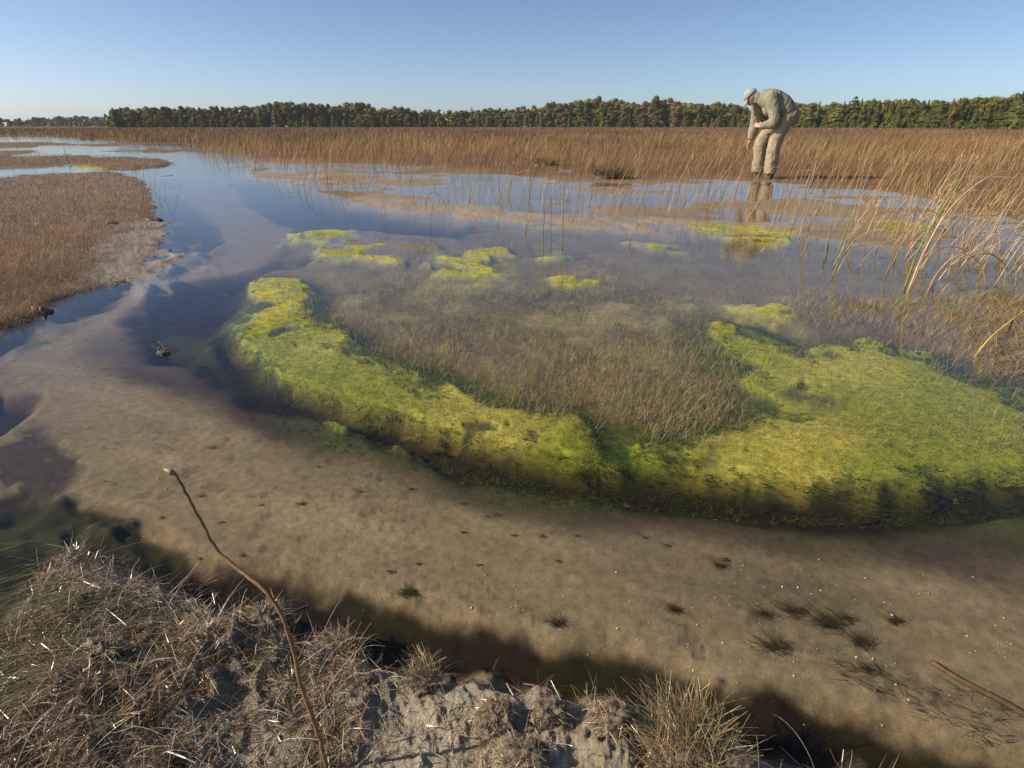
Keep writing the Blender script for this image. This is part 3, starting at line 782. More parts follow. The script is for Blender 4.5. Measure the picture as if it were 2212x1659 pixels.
def common_rushes():
    r = np.random.default_rng(71)
    meshes = []
    for v in range(28):
        L = r.uniform(.38, .62); lean = abs(r.normal(.18, .12)); cv = r.uniform(1.2, 2.6) if v % 4 == 0 else r.uniform(0, .45)
        pts = [np.zeros(3)]; az = r.normal(0.1, .7)
        for i in range(7):
            tl = lean + cv * ((i + .5) / 7) ** 1.6
            pts.append(pts[-1] + np.array([math.cos(az) * math.sin(tl), math.sin(az) * math.sin(tl), math.cos(tl)]) * L / 7)
        c1 = [TAN, GRN, ORG, TAN, (.24, .20, .08), PALE, (.27, .13, .045)][v % 7]; c2 = [TAN, ORG, TAN, PALE, ORG][v % 5]
        V, F, C = tube(np.array(pts), np.linspace(.0042, .0022, 8) * r.uniform(.8, 1.2), 5, np.array(c1) * r.uniform(.8, 1.1), np.array(c2) * r.uniform(.8, 1.1))
        meshes.append((mesh_np("rush_stem", V, F, C, M_STEM, True), ("bent " if cv > 1 else "") + ["tan", "green", "orange", "tan", "olive", "pale", "brown"][v % 7]))
    P = scatter_px(9000, 430, 2260, 345, 600, 72)
    p = P[:, :2]
    d = np.hypot(p[:, 0], p[:, 1])
    fr = mask(p, FRONT, .6, .3, .8, 1)
    right = sstep(1.2, 4.2, p[:, 0])
    w = fr * (.03 + .13 * right) * sstep(-.4, .4, fbm(p[:, 0], p[:, 1], 1.1, 3, 5) + .2) * (1 - .8 * mask(p, BAR1, .2, .1, 3, 6))
    P = P[keep(P, w, 73)]
    d = np.hypot(P[:, 0], P[:, 1]); P = P[np.argsort(d)[:242]]
    z = gh(P)
    for i, q in enumerate(P):
        me, look = meshes[int(r.integers(0, len(meshes)))]
        vx = CXP + FPX * q[0] / (q[1] * math.cos(PITCH) + CAM_H * math.sin(PITCH))
        for lim, where in ((700, "in open water at the left of the rush field"), (1000, "behind the left half of the mud bar"), (1300, "behind the three dark green stems"), (1560, "left of the person's reflection"), (1720, "around the person's reflection"), (1850, "just right of the person's reflection"),
                           (1960, "left of the arched rush clump"), (2060, "behind the arched rush clump"), (9999, "at the right edge beyond the arched clump")):
            if vx < lim: break
        o = link("rush_stem", me, label=look + " rush stem " + where + (", nearer ones" if np.hypot(q[0], q[1]) < 6.5 else ", farther ones"), cat="rush", group="scattered rushes in the shallows")
        o.location = (q[0], q[1], z[i] - .012)
        o.rotation_euler = (r.normal(0, .06), r.normal(.03, .06), r.normal(0, .5))
        s = r.uniform(.75, 1.1); o.scale = (s, s, s)
common_rushes()

def bent_rushes():
    r = np.random.default_rng(77)
    P = scatter_px(400, 1840, 2330, 400, 640, 78)
    P = P[keep(P, mask(P[:, :2], FRONT, .6, .3, .8, 1), 79)][:30]; z = gh(P)
    P = P[np.argsort(-np.hypot(P[:, 0], P[:, 1]))]
    for i, q in enumerate(P):
        H = r.uniform(.18, .42); W = r.uniform(.15, .5); k = r.uniform(.5, 1.0); y_ = r.normal(0, .1)
        pts = [(0, 0, -.015), (.18 * W, .1 * y_, .6 * H), (.45 * W, .4 * y_, H), (.75 * W, .8 * y_, .85 * H), (W, y_, max(.02, H * (1 - k)))]
        c1 = [TAN, PALE, ORG, PALE][i % 4]
        V, F, C = tube(catmull(np.array(pts), 5), np.linspace(.0042, .0018, 21), 5, c1, PALE)
        link("rush_stem", mesh_np("rush_stem", V, F, C, M_STEM, True), label=["tan", "pale", "orange based", "bleached"][i % 4] + " rush bowed over towards the right above the right hand shallows", cat="rush", group="bowed rushes in the right shallows", loc=(q[0], q[1], z[i]))
bent_rushes()

# ------------------------------------------------------------------ the wood
def quads_at(C, size, r, up=.35, out=None):
    n = len(C)
    nrm = r.normal(0, .55, (n, 3))
    nrm += out if out is not None else 0
    nrm[:, 2] += up + .35; nrm /= np.linalg.norm(nrm, axis=1)[:, None]
    a = r.normal(0, 1, (n, 3)); a -= (a * nrm).sum(1)[:, None] * nrm; a /= np.linalg.norm(a, axis=1)[:, None]
    b = np.cross(nrm, a)
    s = (np.asarray(size) * r.uniform(.6, 1.3, n))[:, None]
    V = np.stack([C - a * s, C + b * s * .6, C + a * s, C - b * s * .6], 1).reshape(-1, 3)
    F = np.arange(4 * n).reshape(-1, 4)
    return V, F

def trunk_mesh(r, H, rad, crown0, limbs, mat, lean=.02):
    path = [np.array([0, 0, -.3])]
    for i in range(1, 7):
        path.append(np.array([r.normal(0, lean) * H * .3, r.normal(0, lean) * H * .3, H * .92 * i / 6]))
    parts = [tube(np.array(path), np.linspace(rad, rad * .15, 7), 6)]
    for k in range(limbs):
        z = r.uniform(crown0, .8) * H; a = r.uniform(0, 6.28); L = H * r.uniform(.12, .24)
        p0 = np.array([0, 0, z]); p1 = p0 + np.array([math.cos(a) * L, math.sin(a) * L, L * .7])
        parts.append(tube(np.array([p0, (p0 + p1) / 2 + [0, 0, -.1], p1]), np.linspace(rad * .35, rad * .1, 3), 4))
    V, F, C = join(parts)
    return mesh_np("trunk", V, F, None, mat, True)

def blob(c, s3, r, n=8, m=5):
    V = []; F = []
    for a in range(m + 1):
        p = math.pi * a / m
        for b in range(n):
            t = 2 * math.pi * b / n
            V.append(np.array([math.sin(p) * math.cos(t), math.sin(p) * math.sin(t), math.cos(p)]) * s3 * r.uniform(.75, 1.15) + c)
    for a in range(m):
        for b in range(n):
            k = (b + 1) % n; F.append((a * n + b, (a + 1) * n + b, (a + 1) * n + k, a * n + k))
    return np.array(V), np.array(F)

def melt(parts):
    V = []; F = []; n = 0
    for v, f in parts:
        V.append(v); F.append(f + n); n += len(v)
    return np.concatenate(V), np.concatenate(F)

def crown_broad(r, H, W, z0):
    parts = []
    for k in range(24):
        t = r.uniform(0, 1); z = H * (z0 + (.94 - z0) * t)
        rr = W * .5 * math.sqrt(max(0.05, 1 - (2 * t - .85) ** 2)) * r.uniform(.3, .9)
        a = r.uniform(0, 6.28); c = np.array([math.cos(a) * rr, math.sin(a) * rr, z])
        s = W * r.uniform(.10, .19)
        parts.append(blob(c, s * np.array([1, 1, .85]), r, 7, 4))
        n = 34
        d = r.normal(0, 1, (n, 3)); d /= np.linalg.norm(d, axis=1)[:, None]
        parts.append(quads_at(c + d * s * r.uniform(.85, 1.3, n)[:, None], .26, r, .3, d))
    return melt(parts)

def crown_cone(r, H, W, z0, power=1.0, droop=.25, n=750, layer=0):
    parts = []
    tiers = layer or 9
    for k in range(tiers):
        t = (k + r.uniform(.1, .6)) / tiers
        z = H * (z0 + (1 - z0) * t); R_ = W * .5 * (1 - t) ** power * r.uniform(.8, 1.2) + .12
        hh = H * (1 - z0) / tiers * (1.9 if not layer else .7)
        m = 11; V = []; F = []
        top = np.array([0, 0, min(z + hh, H * 1.01)])
        for q, (rr, zz) in enumerate(((.12, 0), (.6, .55), (1.0, 1.0), (.45, .85))):
            for b in range(m):
                a = 2 * math.pi * b / m; w = rr * R_ * (r.uniform(.45, 1.25) if q == 2 else r.uniform(.9, 1.1))
                V.append([math.cos(a) * w, math.sin(a) * w, top[2] - hh * zz - (droop * R_ if q == 2 else 0)])
        for q in range(3):
            for b in range(m):
                e = (b + 1) % m; F.append((q * m + b, (q + 1) * m + b, (q + 1) * m + e, q * m + e))
        parts.append((np.array(V), np.array(F)))
    t = r.uniform(0, 1, n) ** 1.3
    if layer: t = (np.floor(t * layer) + r.normal(.5, .16, n)) / layer
    t = np.clip(t, 0, 1)
    env = W * .5 * (1 - t) ** power
    a = r.uniform(0, 6.28, n); lob = .8 + .3 * np.sin(a * 3 + t * 9 + r.uniform(0, 6))
    rr = env * lob * r.uniform(.6, 1.1, n)
    C = np.column_stack([np.cos(a) * rr, np.sin(a) * rr, H * (z0 + (1 - z0) * t) - droop * rr])
    parts.append(quads_at(C, .24 + .06 * (1 - t), r, .4, np.column_stack([np.cos(a), np.sin(a), 0 * a])))
    return melt(parts)

def leaf_mat(name, c, c2):
    m = solid_mat(name, c, .65, .2, .3, 1.1, c2=c2, objrand=.28)
    nt = m.node_tree; p = [n for n in nt.nodes if n.type == 'BSDF_PRINCIPLED'][0]; out = [n for n in nt.nodes if n.type == 'OUTPUT_MATERIAL'][0]
    src = p.inputs["Base Color"].links[0].from_socket
    tr = nd(nt, "ShaderNodeBsdfTranslucent"); nt.links.new(src, tr.inputs["Color"])
    ms = nd(nt, "ShaderNodeMixShader"); ms.inputs[0].default_value = .45
    nt.links.new(p.outputs[0], ms.inputs[1]); nt.links.new(tr.outputs[0], ms.inputs[2]); nt.links.new(ms.outputs[0], out.inputs["Surface"])
    return m
LM = {
 "olive": leaf_mat("olive_leaves", (0.188, 0.175, 0.050), (0.275, 0.244, 0.075)),
 "rust": leaf_mat("rusty_leaves", (0.225, 0.169, 0.062), (0.312, 0.225, 0.094)),
 "green": leaf_mat("green_leaves", (0.138, 0.163, 0.044), (0.200, 0.225, 0.062)),
 "cedar": leaf_mat("cedar_needles", (0.085, 0.100, 0.028), (0.145, 0.155, 0.042)),
 "spruce": leaf_mat("spruce_needles", (0.085, 0.106, 0.034), (0.130, 0.152, 0.046)),
 "yellow": leaf_mat("yellow_leaves", (0.306, 0.189, 0.018), (0.450, 0.288, 0.036)),
 "lime": leaf_mat("yellow_green_leaves", (0.200, 0.200, 0.031), (0.300, 0.275, 0.050)),
}
M_BARK = solid_mat("grey_bark", (.16, .13, .10), .85, .1, .3, 3)
rt_ = np.random.default_rng(81)
TPL = {}
def tpl(kind, n, fn, H, rad, z0, limbs):
    TPL[kind] = []
    for i in range(n):
        V, F = fn()
        TPL[kind].append((V, F, trunk_mesh(rt_, H, rad, z0, limbs, M_BARK), {}))
tpl("broad", 6, lambda: crown_broad(rt_, 10, rt_.uniform(4.6, 6.2), rt_.uniform(.03, .15)), 10, .17, .3, 5)
tpl("slim", 3, lambda: crown_broad(rt_, 10, rt_.uniform(3.0, 3.8), rt_.uniform(.1, .25)), 10, .14, .35, 4)
tpl("cedar", 4, lambda: crown_cone(rt_, 10, rt_.uniform(3.4, 4.4), .02, .55, .1), 10, .15, .3, 0)
tpl("spruce", 4, lambda: crown_cone(rt_, 10, rt_.uniform(3.0, 4.0), .02, .95, .3, 800), 10, .13, .3, 0)
tpl("pine", 2, lambda: crown_cone(rt_, 10, 4.6, .45, .6, -.1, 420, 5), 10, .18, .5, 4)
tpl("shrub", 3, lambda: crown_broad(rt_, 10, 10, .05), 10, .2, .1, 3)

def wood_part(px):
    for lim, w in ((330, "at the left end of the wood"), (430, "near the orange tree"), (560, "left of the tall aspen"), (660, "beside the tall aspen"), (800, "right of the tall aspen"), (1000, "where the wood is lowest, left half"), (1150, "around the ragged pine top"),
                   (1260, "left of the high crowns"), (1360, "among the left high crowns"), (1470, "beside the tallest round tree"), (1600, "between the tallest tree and the person"), (1740, "behind the person"), (1860, "near the layered pine"), (1990, "right of the layered pine"), (2100, "around the narrow orange tree")):
        if px < lim: return w
    return "at the right end of the wood"
def tree(kind, colour, x, y, H, label, cat, group, name, sx=1.0, rotz=None, lean=0.0):
    V, F, tm, cache = TPL[kind][int(rt_.integers(0, len(TPL[kind])))]
    if colour not in cache:
        cache[colour] = mesh_np("crown", V, F, None, LM[colour])
    root = link(name, None, label=label, cat=cat, group=group)
    root.empty_display_size = .2
    root.location = (x, y, 0.0)
    s = H / 10; root.scale = (s * sx, s * sx, s)
    root.rotation_euler = (0, lean, rt_.uniform(0, 6.28) if rotz is None else rotz)
    link("trunk", tm, root); link("crown", cache[colour], root)
    return root

TOPS = np.array([(245, 234), (262, 230), (300, 229), (400, 231), (500, 229), (560, 228), (600, 219), (650, 223), (750, 224), (800, 227), (860, 233), (940, 238), (1020, 236), (1100, 233), (1160, 229), (1200, 223), (1240, 217),
                 (1290, 211), (1350, 217), (1410, 210), (1450, 217), (1500, 222), (1560, 224), (1600, 225), (1740, 223), (1780, 222), (1835, 219), (1880, 213), (1930, 215), (1960, 213), (2000, 215), (2050, 213), (2100, 211), (2150, 205), (2212, 199), (2400, 190)], float)
def wood_dist(px):
    return float(np.interp(px, [200, 245, 500, 1100, 1600, 1900, 2212, 2500], [330, 325, 330, 320, 270, 215, 165, 140]))
def place_px(px, d):
    b = math.atan2((px - CXP) / FPX, math.cos(PITCH) + math.sin(PITCH) * .4545)
    return d * math.sin(b), d * math.cos(b)
def top_z(px, py, d):
    q = ray(px, py); return CAM_H + q[2] / math.hypot(q[0], q[1]) * d

def the_wood():
    r = np.random.default_rng(91)
    names = {"broad": "broadleaf_tree", "slim": "slender_tree", "cedar": "cedar_tree", "spruce": "spruce_tree"}
    info = {("broad", "olive"): ("olive green broadleaf tree in the distant wood edge", "tree"), ("broad", "rust"): ("rusty brown broadleaf tree in the distant wood edge", "tree"),
            ("broad", "green"): ("green broadleaf tree in the distant wood edge", "tree"), ("slim", "olive"): ("slim olive tree rising in the distant wood edge", "tree"),
            ("slim", "rust"): ("slim rusty tree rising in the distant wood edge", "tree"), ("cedar", "cedar"): ("dark rounded cedar in the distant wood edge", "tree"), ("spruce", "spruce"): ("pointed dark spruce in the distant wood edge", "tree"),
            ("broad", "lime"): ("yellowing broadleaf tree in the distant wood edge", "tree")}
    px = 246.0
    while px < 2420:
        top = np.interp(px, TOPS[:, 0], TOPS[:, 1])
        d = wood_dist(px)
        # second row: the skyline trees
        if px > 900: kinds = [("broad", "olive"), ("broad", "rust"), ("slim", "rust"), ("broad", "green"), ("broad", "olive"), ("slim", "olive")] + ([("spruce", "spruce")] if r.random() < .5 else [])
        else: kinds = [("broad", "olive"), ("broad", "olive"), ("broad", "green"), ("broad", "rust"), ("cedar", "cedar"), ("slim", "olive")]
        if px > 1760: kinds = [("spruce", "spruce"), ("cedar", "cedar"), ("broad", "green"), ("spruce", "spruce"), ("slim", "rust"), ("broad", "lime")]
        elif 1120 < px < 1500 and r.random() < .8: kinds = [("broad", "olive"), ("broad", "rust"), ("slim", "olive"), ("broad", "green")]
        k = kinds[int(r.integers(0, len(kinds)))]
        dd = d + r.uniform(4, 16)
        H = top_z(px, top + 5 * float(fbm(np.array([px]), np.array([.5]), .02, 3, 2)[0]) + r.uniform(-3, 5), dd)
        x, y = place_px(px, dd)
        lab, cat = info[k]; lab = lab.replace("in the distant wood edge", "on the skyline " + wood_part(px)).replace("rising on", "on")
        tree(k[0], k[1], x, y, max(H, 5), lab, cat, "trees of the distant wood", names[k[0]], r.uniform(1.2, 1.9) if k[0] != "spruce" else r.uniform(.9, 1.3))
        # front row: lower trees
        for q in range(1):
            p2 = px + r.uniform(-6, 10); dd = d - r.uniform(0, 8)
            top2 = np.interp(p2, TOPS[:, 0], TOPS[:, 1])
            if p2 < 700: ks = [("cedar", "cedar"), ("cedar", "cedar"), ("broad", "olive"), ("broad", "green")]
            elif p2 < 1700: ks = [("spruce", "spruce"), ("cedar", "cedar"), ("broad", "rust"), ("broad", "olive"), ("cedar", "cedar"), ("broad", "green")]
            else: ks = [("cedar", "cedar"), ("spruce", "spruce"), ("cedar", "cedar"), ("broad", "green"), ("broad", "lime") if r.random() < .4 else ("cedar", "cedar")]
            k = ks[int(r.integers(0, len(ks)))]
            f = r.uniform(.35, .8) if p2 < 1700 else r.uniform(.45, .95)
            H = top_z(p2, 275 - (275 - top2) * f, dd)
            x, y = place_px(p2, dd); lab, cat = info[k]; lab = lab.replace("in the distant wood edge", "in the front row " + wood_part(p2)).replace("rising in", "in")
            tree(k[0], k[1], x, y, max(H, 2.5), lab, cat, "trees of the distant wood", names[k[0]], r.uniform(1.2, 1.9))
        px += r.uniform(10, 15)
    # trees one can point at
    def special(kind, col, px, top, label, sx=1, name="tree", front=10, lean=0):
        d = wood_dist(px) - front; x, y = place_px(px, d)
        tree(kind, col, x, y, top_z(px, top, d), label, "tree", None, name, sx, lean=lean)
    special("broad", "yellow", 342, 247, "small bright orange yellow tree at the left part of the wood", 1.0, "maple_tree", 14)
    special("broad", "lime", 326, 240, "yellow green tree just left of the orange one", .9, "birch_tree", 12)
    special("slim", "olive", 604, 216, "tall slender aspen rising above the wood left of centre", .95, "aspen_tree", 2)
    special("broad", "olive", 435, 246, "pale stemmed tree standing forward of the dark cedars", 1.1, "birch_tree", 20)
    special("cedar", "cedar", 252, 233, "dark cedar closing the left end of the wood", 1.5, "cedar_tree", 12)
    special("broad", "olive", 234, 246, "small tree outside the left end of the wood", .9, "broadleaf_tree", 10)
    special("pine", "spruce", 1836, 208, "layered dark pine rising above the trees right of the person", 1.2, "pine_tree", 0)
    special("pine", "spruce", 1020, 232, "ragged pine top above the centre of the wood", .8, "pine_tree", -12)
    special("broad", "olive", 1412, 205, "tallest round headed tree in the middle of the wood", 1.0, "broadleaf_tree", 0)
    special("broad", "olive", 1290, 208, "broad headed tree left of the tallest one", 1.0, "broadleaf_tree", 0)
    special("slim", "yellow", 2052, 231, "narrow orange tree among the dark conifers at the right", 1.0, "larch_tree", 12)
    special("slim", "lime", 1915, 236, "narrow yellowing tree among the conifers right of the person", 1.0, "larch_tree", 14)
    special("shrub", "lime", 667, 258, "round yellow green bush at the foot of the wood", .55, "willow_bush", 22)
    special("shrub", "green", 745, 255, "grey green round bush at the foot of the wood", .6, "willow_bush", 22)
    # bushes along the foot
    q = 280.0
    while q < 2400:
        d = wood_dist(q) - r.uniform(14, 26); x, y = place_px(q, d)
        k = ["green", "lime", "cedar", "green"][int(r.integers(0, 4))]
        tree("shrub", k, x, y, r.uniform(1.0, 2.6) * (d / 300) ** .5, {"green": "low green bush ", "lime": "low yellowing bush ", "cedar": "low dark bush "}[k] + wood_part(q) + ", at its foot",
             "bush", "bushes along the foot of the wood", "willow_bush", r.uniform(.8, 1.4))
        q += r.uniform(18, 42)
    # depth of the wood behind, and the far shore on the left: each reads as one mass
    def mass(n, p0, p1, dist, tops, jit, sx):
        parts = []
        for k in range(n):
            p = r.uniform(p0, p1); d = dist(p); x, y = place_px(p, d)
            H = max(top_z(p, tops(p) + r.uniform(*jit), d), 4)
            if r.random() < .6:
                for q in range(6):
                    z = H * r.uniform(.2, .86); w = H * r.uniform(.12, .2)
                    parts.append(blob(np.array([x + r.normal(0, .15) * H, y + r.normal(0, .1) * H, z]), w * np.array([sx, sx, 1]), r, 6, 4))
            else:
                for q in range(5):
                    t = q / 5; w = H * .2 * (1 - t) * sx
                    parts.append(blob(np.array([x, y, H * (.1 + .82 * t)]), np.array([w, w, H * .16]), r, 6, 4))
            c = np.clip(r.normal(0, .16, (20, 3)), -.24, .24) * H + np.array([x, y, H * .58])
            parts.append(quads_at(c, H * .035, r, .4))
        return melt(parts)
    V, F = mass(560, 250, 2450, lambda p: wood_dist(p) + r.uniform(16, 40), lambda p: np.interp(p, TOPS[:, 0], TOPS[:, 1]), (-1, 10), 1.3)
    link("woods", mesh_np("woods", V, F, None, LM["olive"]), label="depth of the wood behind its edge trees", cat="woods", kind="stuff")
    V, F = mass(260, -150, 300, lambda p: r.uniform(620, 760), lambda p: np.interp(p, [-150, 0, 60, 120, 200, 240], [254, 255, 256, 252, 251, 255]), (-2, 6), 1.3)
    link("far_woods", mesh_np("far_woods", V, F, None, LM["green"]), label="low line of far woods across the marsh at the left", cat="woods", kind="stuff")
the_wood()

# ------------------------------------------------------------------ the person
def voxel_mesh(name, parts, voxel, mat, smooth_it=2, wrinkle=0.0, wfreq=18, stretch=(1, 1, 1), origin=None):
    """several overlapping closed lofts melted into one continuous surface"""
    V = []; Fq = []; n = 0
    bm = bmesh.new()
    for v, f in parts:
        vs = [bm.verts.new(p) for p in v]
        for q in f:
            q = list(dict.fromkeys(int(i) for i in q))
            try: bm.faces.new([vs[i] for i in q])
            except ValueError: pass
    bmesh.ops.recalc_face_normals(bm, faces=bm.faces)
    me = bpy.data.meshes.new(name); bm.to_mesh(me); bm.free()
    tmp = bpy.data.objects.new(name, me); COL.objects.link(tmp)
    m = tmp.modifiers.new("r", 'REMESH'); m.mode = 'VOXEL'; m.voxel_size = voxel
    s = tmp.modifiers.new("s", 'SMOOTH'); s.iterations = smooth_it; s.factor = .5
    dg = bpy.context.evaluated_depsgraph_get()
    out = bpy.data.meshes.new_from_object(tmp.evaluated_get(dg))
    bpy.data.objects.remove(tmp); bpy.data.meshes.remove(me)
    out.name = name
    nv = len(out.vertices)
    co = np.zeros(nv * 3, np.float32); out.vertices.foreach_get("co", co); co = co.reshape(-1, 3)
    if wrinkle:
        no = np.zeros(nv * 3, np.float32); out.vertices.foreach_get("normal", no); no = no.reshape(-1, 3)
        q = co * np.array(stretch)
        u = q[:, 0] * .8 - q[:, 2] * .6 + q[:, 1] * .5; w = q[:, 0] * .6 + q[:, 2] * .8 - q[:, 1] * .4
        a = fbm(u, w, wfreq * .5, 3, 3)
        rid = 1 - np.abs(fbm(u * .35 + 4, w * 1.5 + .25 * a, wfreq * .8, 3, 5)) * 2.4
        rid2 = 1 - np.abs(fbm(u * 1.6 + 9, w * .5, wfreq * .7, 3, 1)) * 2.4
        co = co + no * (wrinkle * (.35 * a + .75 * np.clip(rid, -.4, 1) + .45 * np.clip(rid2, -.3, 1)))[:, None]
    out.vertices.foreach_set("co", co.astype(np.float32).ravel())
    out.polygons.foreach_set("use_smooth", np.ones(len(out.polygons), bool))
    out.materials.clear(); out.materials.append(mat); out.update()
    return out

def loft(rings, sides=14, side_axis=None):
    """rings: (centre, radius in plane, radius across); the across axis is side_axis"""
    C = np.array([q[0] for q in rings]); ra = np.array([q[1] for q in rings]); rb = np.array([q[2] for q in rings])
    T = np.gradient(C, axis=0); T /= np.linalg.norm(T, axis=1)[:, None]
    S = np.tile(side_axis, (len(C), 1)); S = S - (S * T).sum(1)[:, None] * T; S /= np.linalg.norm(S, axis=1)[:, None]
    U = np.cross(S, T)
    a = np.linspace(0, 2 * math.pi, sides, endpoint=False)
    V = C[:, None] + U[:, None] * (ra[:, None] * np.cos(a)[None])[:, :, None] + S[:, None] * (rb[:, None] * np.sin(a)[None])[:, :, None]
    V = V.reshape(-1, 3); F = []
    for i in range(len(C) - 1):
        for j in range(sides):
            k = (j + 1) % sides
            F.append((i * sides + j, i * sides + k, (i + 1) * sides + k, (i + 1) * sides + j))
    F.append(tuple(range(sides))); F.append(tuple((len(C) - 1) * sides + j for j in range(sides)))
    V2 = V; 
    return V2, F

def ellipsoid(c, r3, axes=None, n=14, m=10):
    u = np.linspace(0, 2 * math.pi, n, endpoint=False); w = np.linspace(0, math.pi, m)
    A = np.eye(3) if axes is None else np.asarray(axes)
    V = [np.asarray(c) + A.T @ (np.array([math.sin(p) * math.cos(t), math.sin(p) * math.sin(t), math.cos(p)]) * r3) for p in w[1:-1] for t in u]
    F = []
    for i in range(m - 3):
        for j in range(n):
            k = (j + 1) % n; F.append((i * n + j, i * n + k, (i + 1) * n + k, (i + 1) * n + j))
    F.append(tuple(range(n))); F.append(tuple((m - 3) * n + j for j in range(n)))
    return np.array(V), F

def cloth_mat(name, c, c2, scale=6, weave=600):
    m = solid_mat(name, c, .85, .15, .12, scale, c2=c2, bump=.15, bscale=weave, bdist=.002)
    return m

def person():
    foot = at(1650, 386); bearing = math.atan2(foot[0], foot[1])
    ex = np.array([math.cos(bearing), -math.sin(bearing), 0]); ey = np.array([math.sin(bearing), math.cos(bearing), 0]); ez = np.array([0, 0, 1.0])
    r0 = float(np.hypot(foot[0], foot[1]))
    def J(cx, cy, dy=0.0):
        """joint seen at (cx, cy) of the figure study, dy metres behind the figure's middle; local coordinates"""
        px = (2750 + cx / 2.154) * .553; py = (280 + cy / 2.154) * .553
        q = ray(px, py); t = (r0 + dy) / (q @ ey)
        p = np.array([0, 0, CAM_H]) + q * t
        return np.array([(p - foot) @ ex, (p - foot) @ ey, p[2]])
    k = .00175
    S = np.array([0, 1.0, 0])
    skin = solid_mat("weathered_skin", (.50, .27, .19), .55, .3, .15, 14)
    jk = cloth_mat("khaki_green_jacket", (.21, .196, .138), (.30, .28, .20))
    tk = cloth_mat("beige_trousers", (.27, .215, .15), (.38, .31, .22))
    cp = cloth_mat("pale_green_cap", (.25, .31, .25), (.33, .39, .32))
    bt = solid_mat("dark_boots", (.06, .045, .035), .6, .3)
    hr = solid_mat("grey_hair", (.40, .37, .34), .7, .3, .3, 60)
    root = link("person", None, label="person in khaki jacket, beige trousers and pale green cap bending down among the rushes", cat="person")
    root.location = tuple(foot); root.rotation_euler = (0, 0, -bearing)
    def tb(pts, rr, sc=1.0, sides=12):
        P = catmull(np.array(pts), 4); rad = np.interp(np.linspace(0, 1, len(P)), np.linspace(0, 1, len(rr)), np.array(rr) * sc)
        return loft([(p, q, q) for p, q in zip(P, rad)], sides, np.array([.13, .98, .1]))
    # joints
    hipN, hipF = J(690, 395, -.10), J(645, 395, .12)
    knN, knF = J(598, 590, -.11), J(486, 590, .13)
    anN, anF = J(548, 872, -.11), J(446, 862, .13)
    shN, shF = J(565, 215, -.20), J(452, 262, .19)
    elN, elF = J(592, 425, -.25), J(430, 445, .24)
    wrN, wrF = J(482, 462, -.19), J(392, 572, .21)
    neck, headc = J(462, 215, 0), J(398, 208, 0)
    # body: one skin-coloured surface
    parts = []
    fw = (J(340, 262, 0) - headc); fw /= np.linalg.norm(fw)          # where the chin points
    face_dir = J(345, 240, 0) - headc; face_dir /= np.linalg.norm(face_dir)
    upax = np.array([-face_dir[2], 0, face_dir[0]]); upax = upax if upax[2] > 0 else -upax
    hx = face_dir; hz = np.cross(hx, S); hz = hz if hz[2] > 0 else -hz
    parts.append(ellipsoid(headc + face_dir * .005 - hz * .005, np.array([.098, .076, .105]), [hx, S, hz], 18, 14))
    parts.append(ellipsoid(headc + face_dir * .045 - hz * .07, np.array([.055, .052, .06]), [hx, S, hz]))       # jaw
    parts.append(ellipsoid(headc + face_dir * .105 - hz * .03, np.array([.018, .014, .026]), [hx, S, hz], 8, 6))  # nose
    for s in (-1, 1):
        parts.append(ellipsoid(headc - face_dir * .005 + S * s * .076 - hz * .02, np.array([.018, .012, .033]), [hx, S, hz], 8, 6))   # ears
        parts.append(ellipsoid(headc + face_dir * .088 + S * s * .03 + hz * .0, np.array([.012, .016, .009]), [hx, S, hz], 8, 6))      # brows
    parts.append(ellipsoid(headc + face_dir * .088 - hz * .075, np.array([.012, .026, .010]), [hx, S, hz], 8, 6))                      # mouth
    parts.append(tb([headc - hz * .03 - face_dir * .03, neck, J(520, 240, 0)], [.055, .058, .07]))
    parts.append(tb([J(500, 240), J(600, 275), J(680, 330), J(680, 395)], [.10, .12, .11, .11]))
    parts.append(tb([hipN, knN, anN, anN + [-.02, 0, -.05]], [.075, .05, .035, .04])); parts.append(tb([hipF, knF, anF, anF + [-.02, 0, -.05]], [.075, .05, .035, .04]))
    parts.append(tb([shN, elN, wrN], [.045, .036, .024])); parts.append(tb([shF, elF, wrF], [.045, .036, .024]))
    parts.append(tb([J(520, 240), shN], [.07, .045])); parts.append(tb([J(520, 240), shF], [.07, .045]))
    def hand(w, fdir, palm_n, scale=1.0, curl=.5):
        f = np.array(fdir) / np.linalg.norm(fdir); nrm = np.array(palm_n, float); nrm -= (nrm @ f) * f; nrm /= np.linalg.norm(nrm); sd = np.cross(f, nrm)
        c = w + f * .055 * scale
        parts.append(ellipsoid(c, np.array([.052, .040, .018]) * scale, [f, sd, nrm], 12, 9))
        parts.append(tb([w - f * .02, w + f * .03], [.026, .026]))
        for i, (o, L) in enumerate(((-.030, .062), (-.010, .076), (.011, .072), (.031, .056))):
            b = w + f * .092 * scale + sd * o * scale
            p = [b - f * .02, b]
            a = 0.0
            for q in range(3):
                a += curl * (.5 + .25 * q) + .06 * i
                p.append(p[-1] + (f * math.cos(a) + nrm * math.sin(a)) * L * scale * (.42 - .09 * q))
            parts.append(tb(p, [.0095, .0095, .009, .0085, .007], 1.0, 8))
        b = w + f * .03 * scale - sd * .03 * scale
        parts.append(tb([b, b - sd * .03 + f * .025 + nrm * .01, b - sd * .035 + f * .055 + nrm * .025], [.014, .012, .008], 1.0, 8))
    hand(wrF + (J(380, 590, .21) - wrF) * .3, J(372, 640, .2) - wrF, np.array([.6, -.5, 0]), 1.0, .5)
    hand(wrN, J(440, 448, -.15) - wrN, np.array([.1, .9, -.3]), .95, .5)
    body = voxel_mesh("body", parts, .0075, skin, 1)
    link("body", body, root)
    # jacket
    jp = []
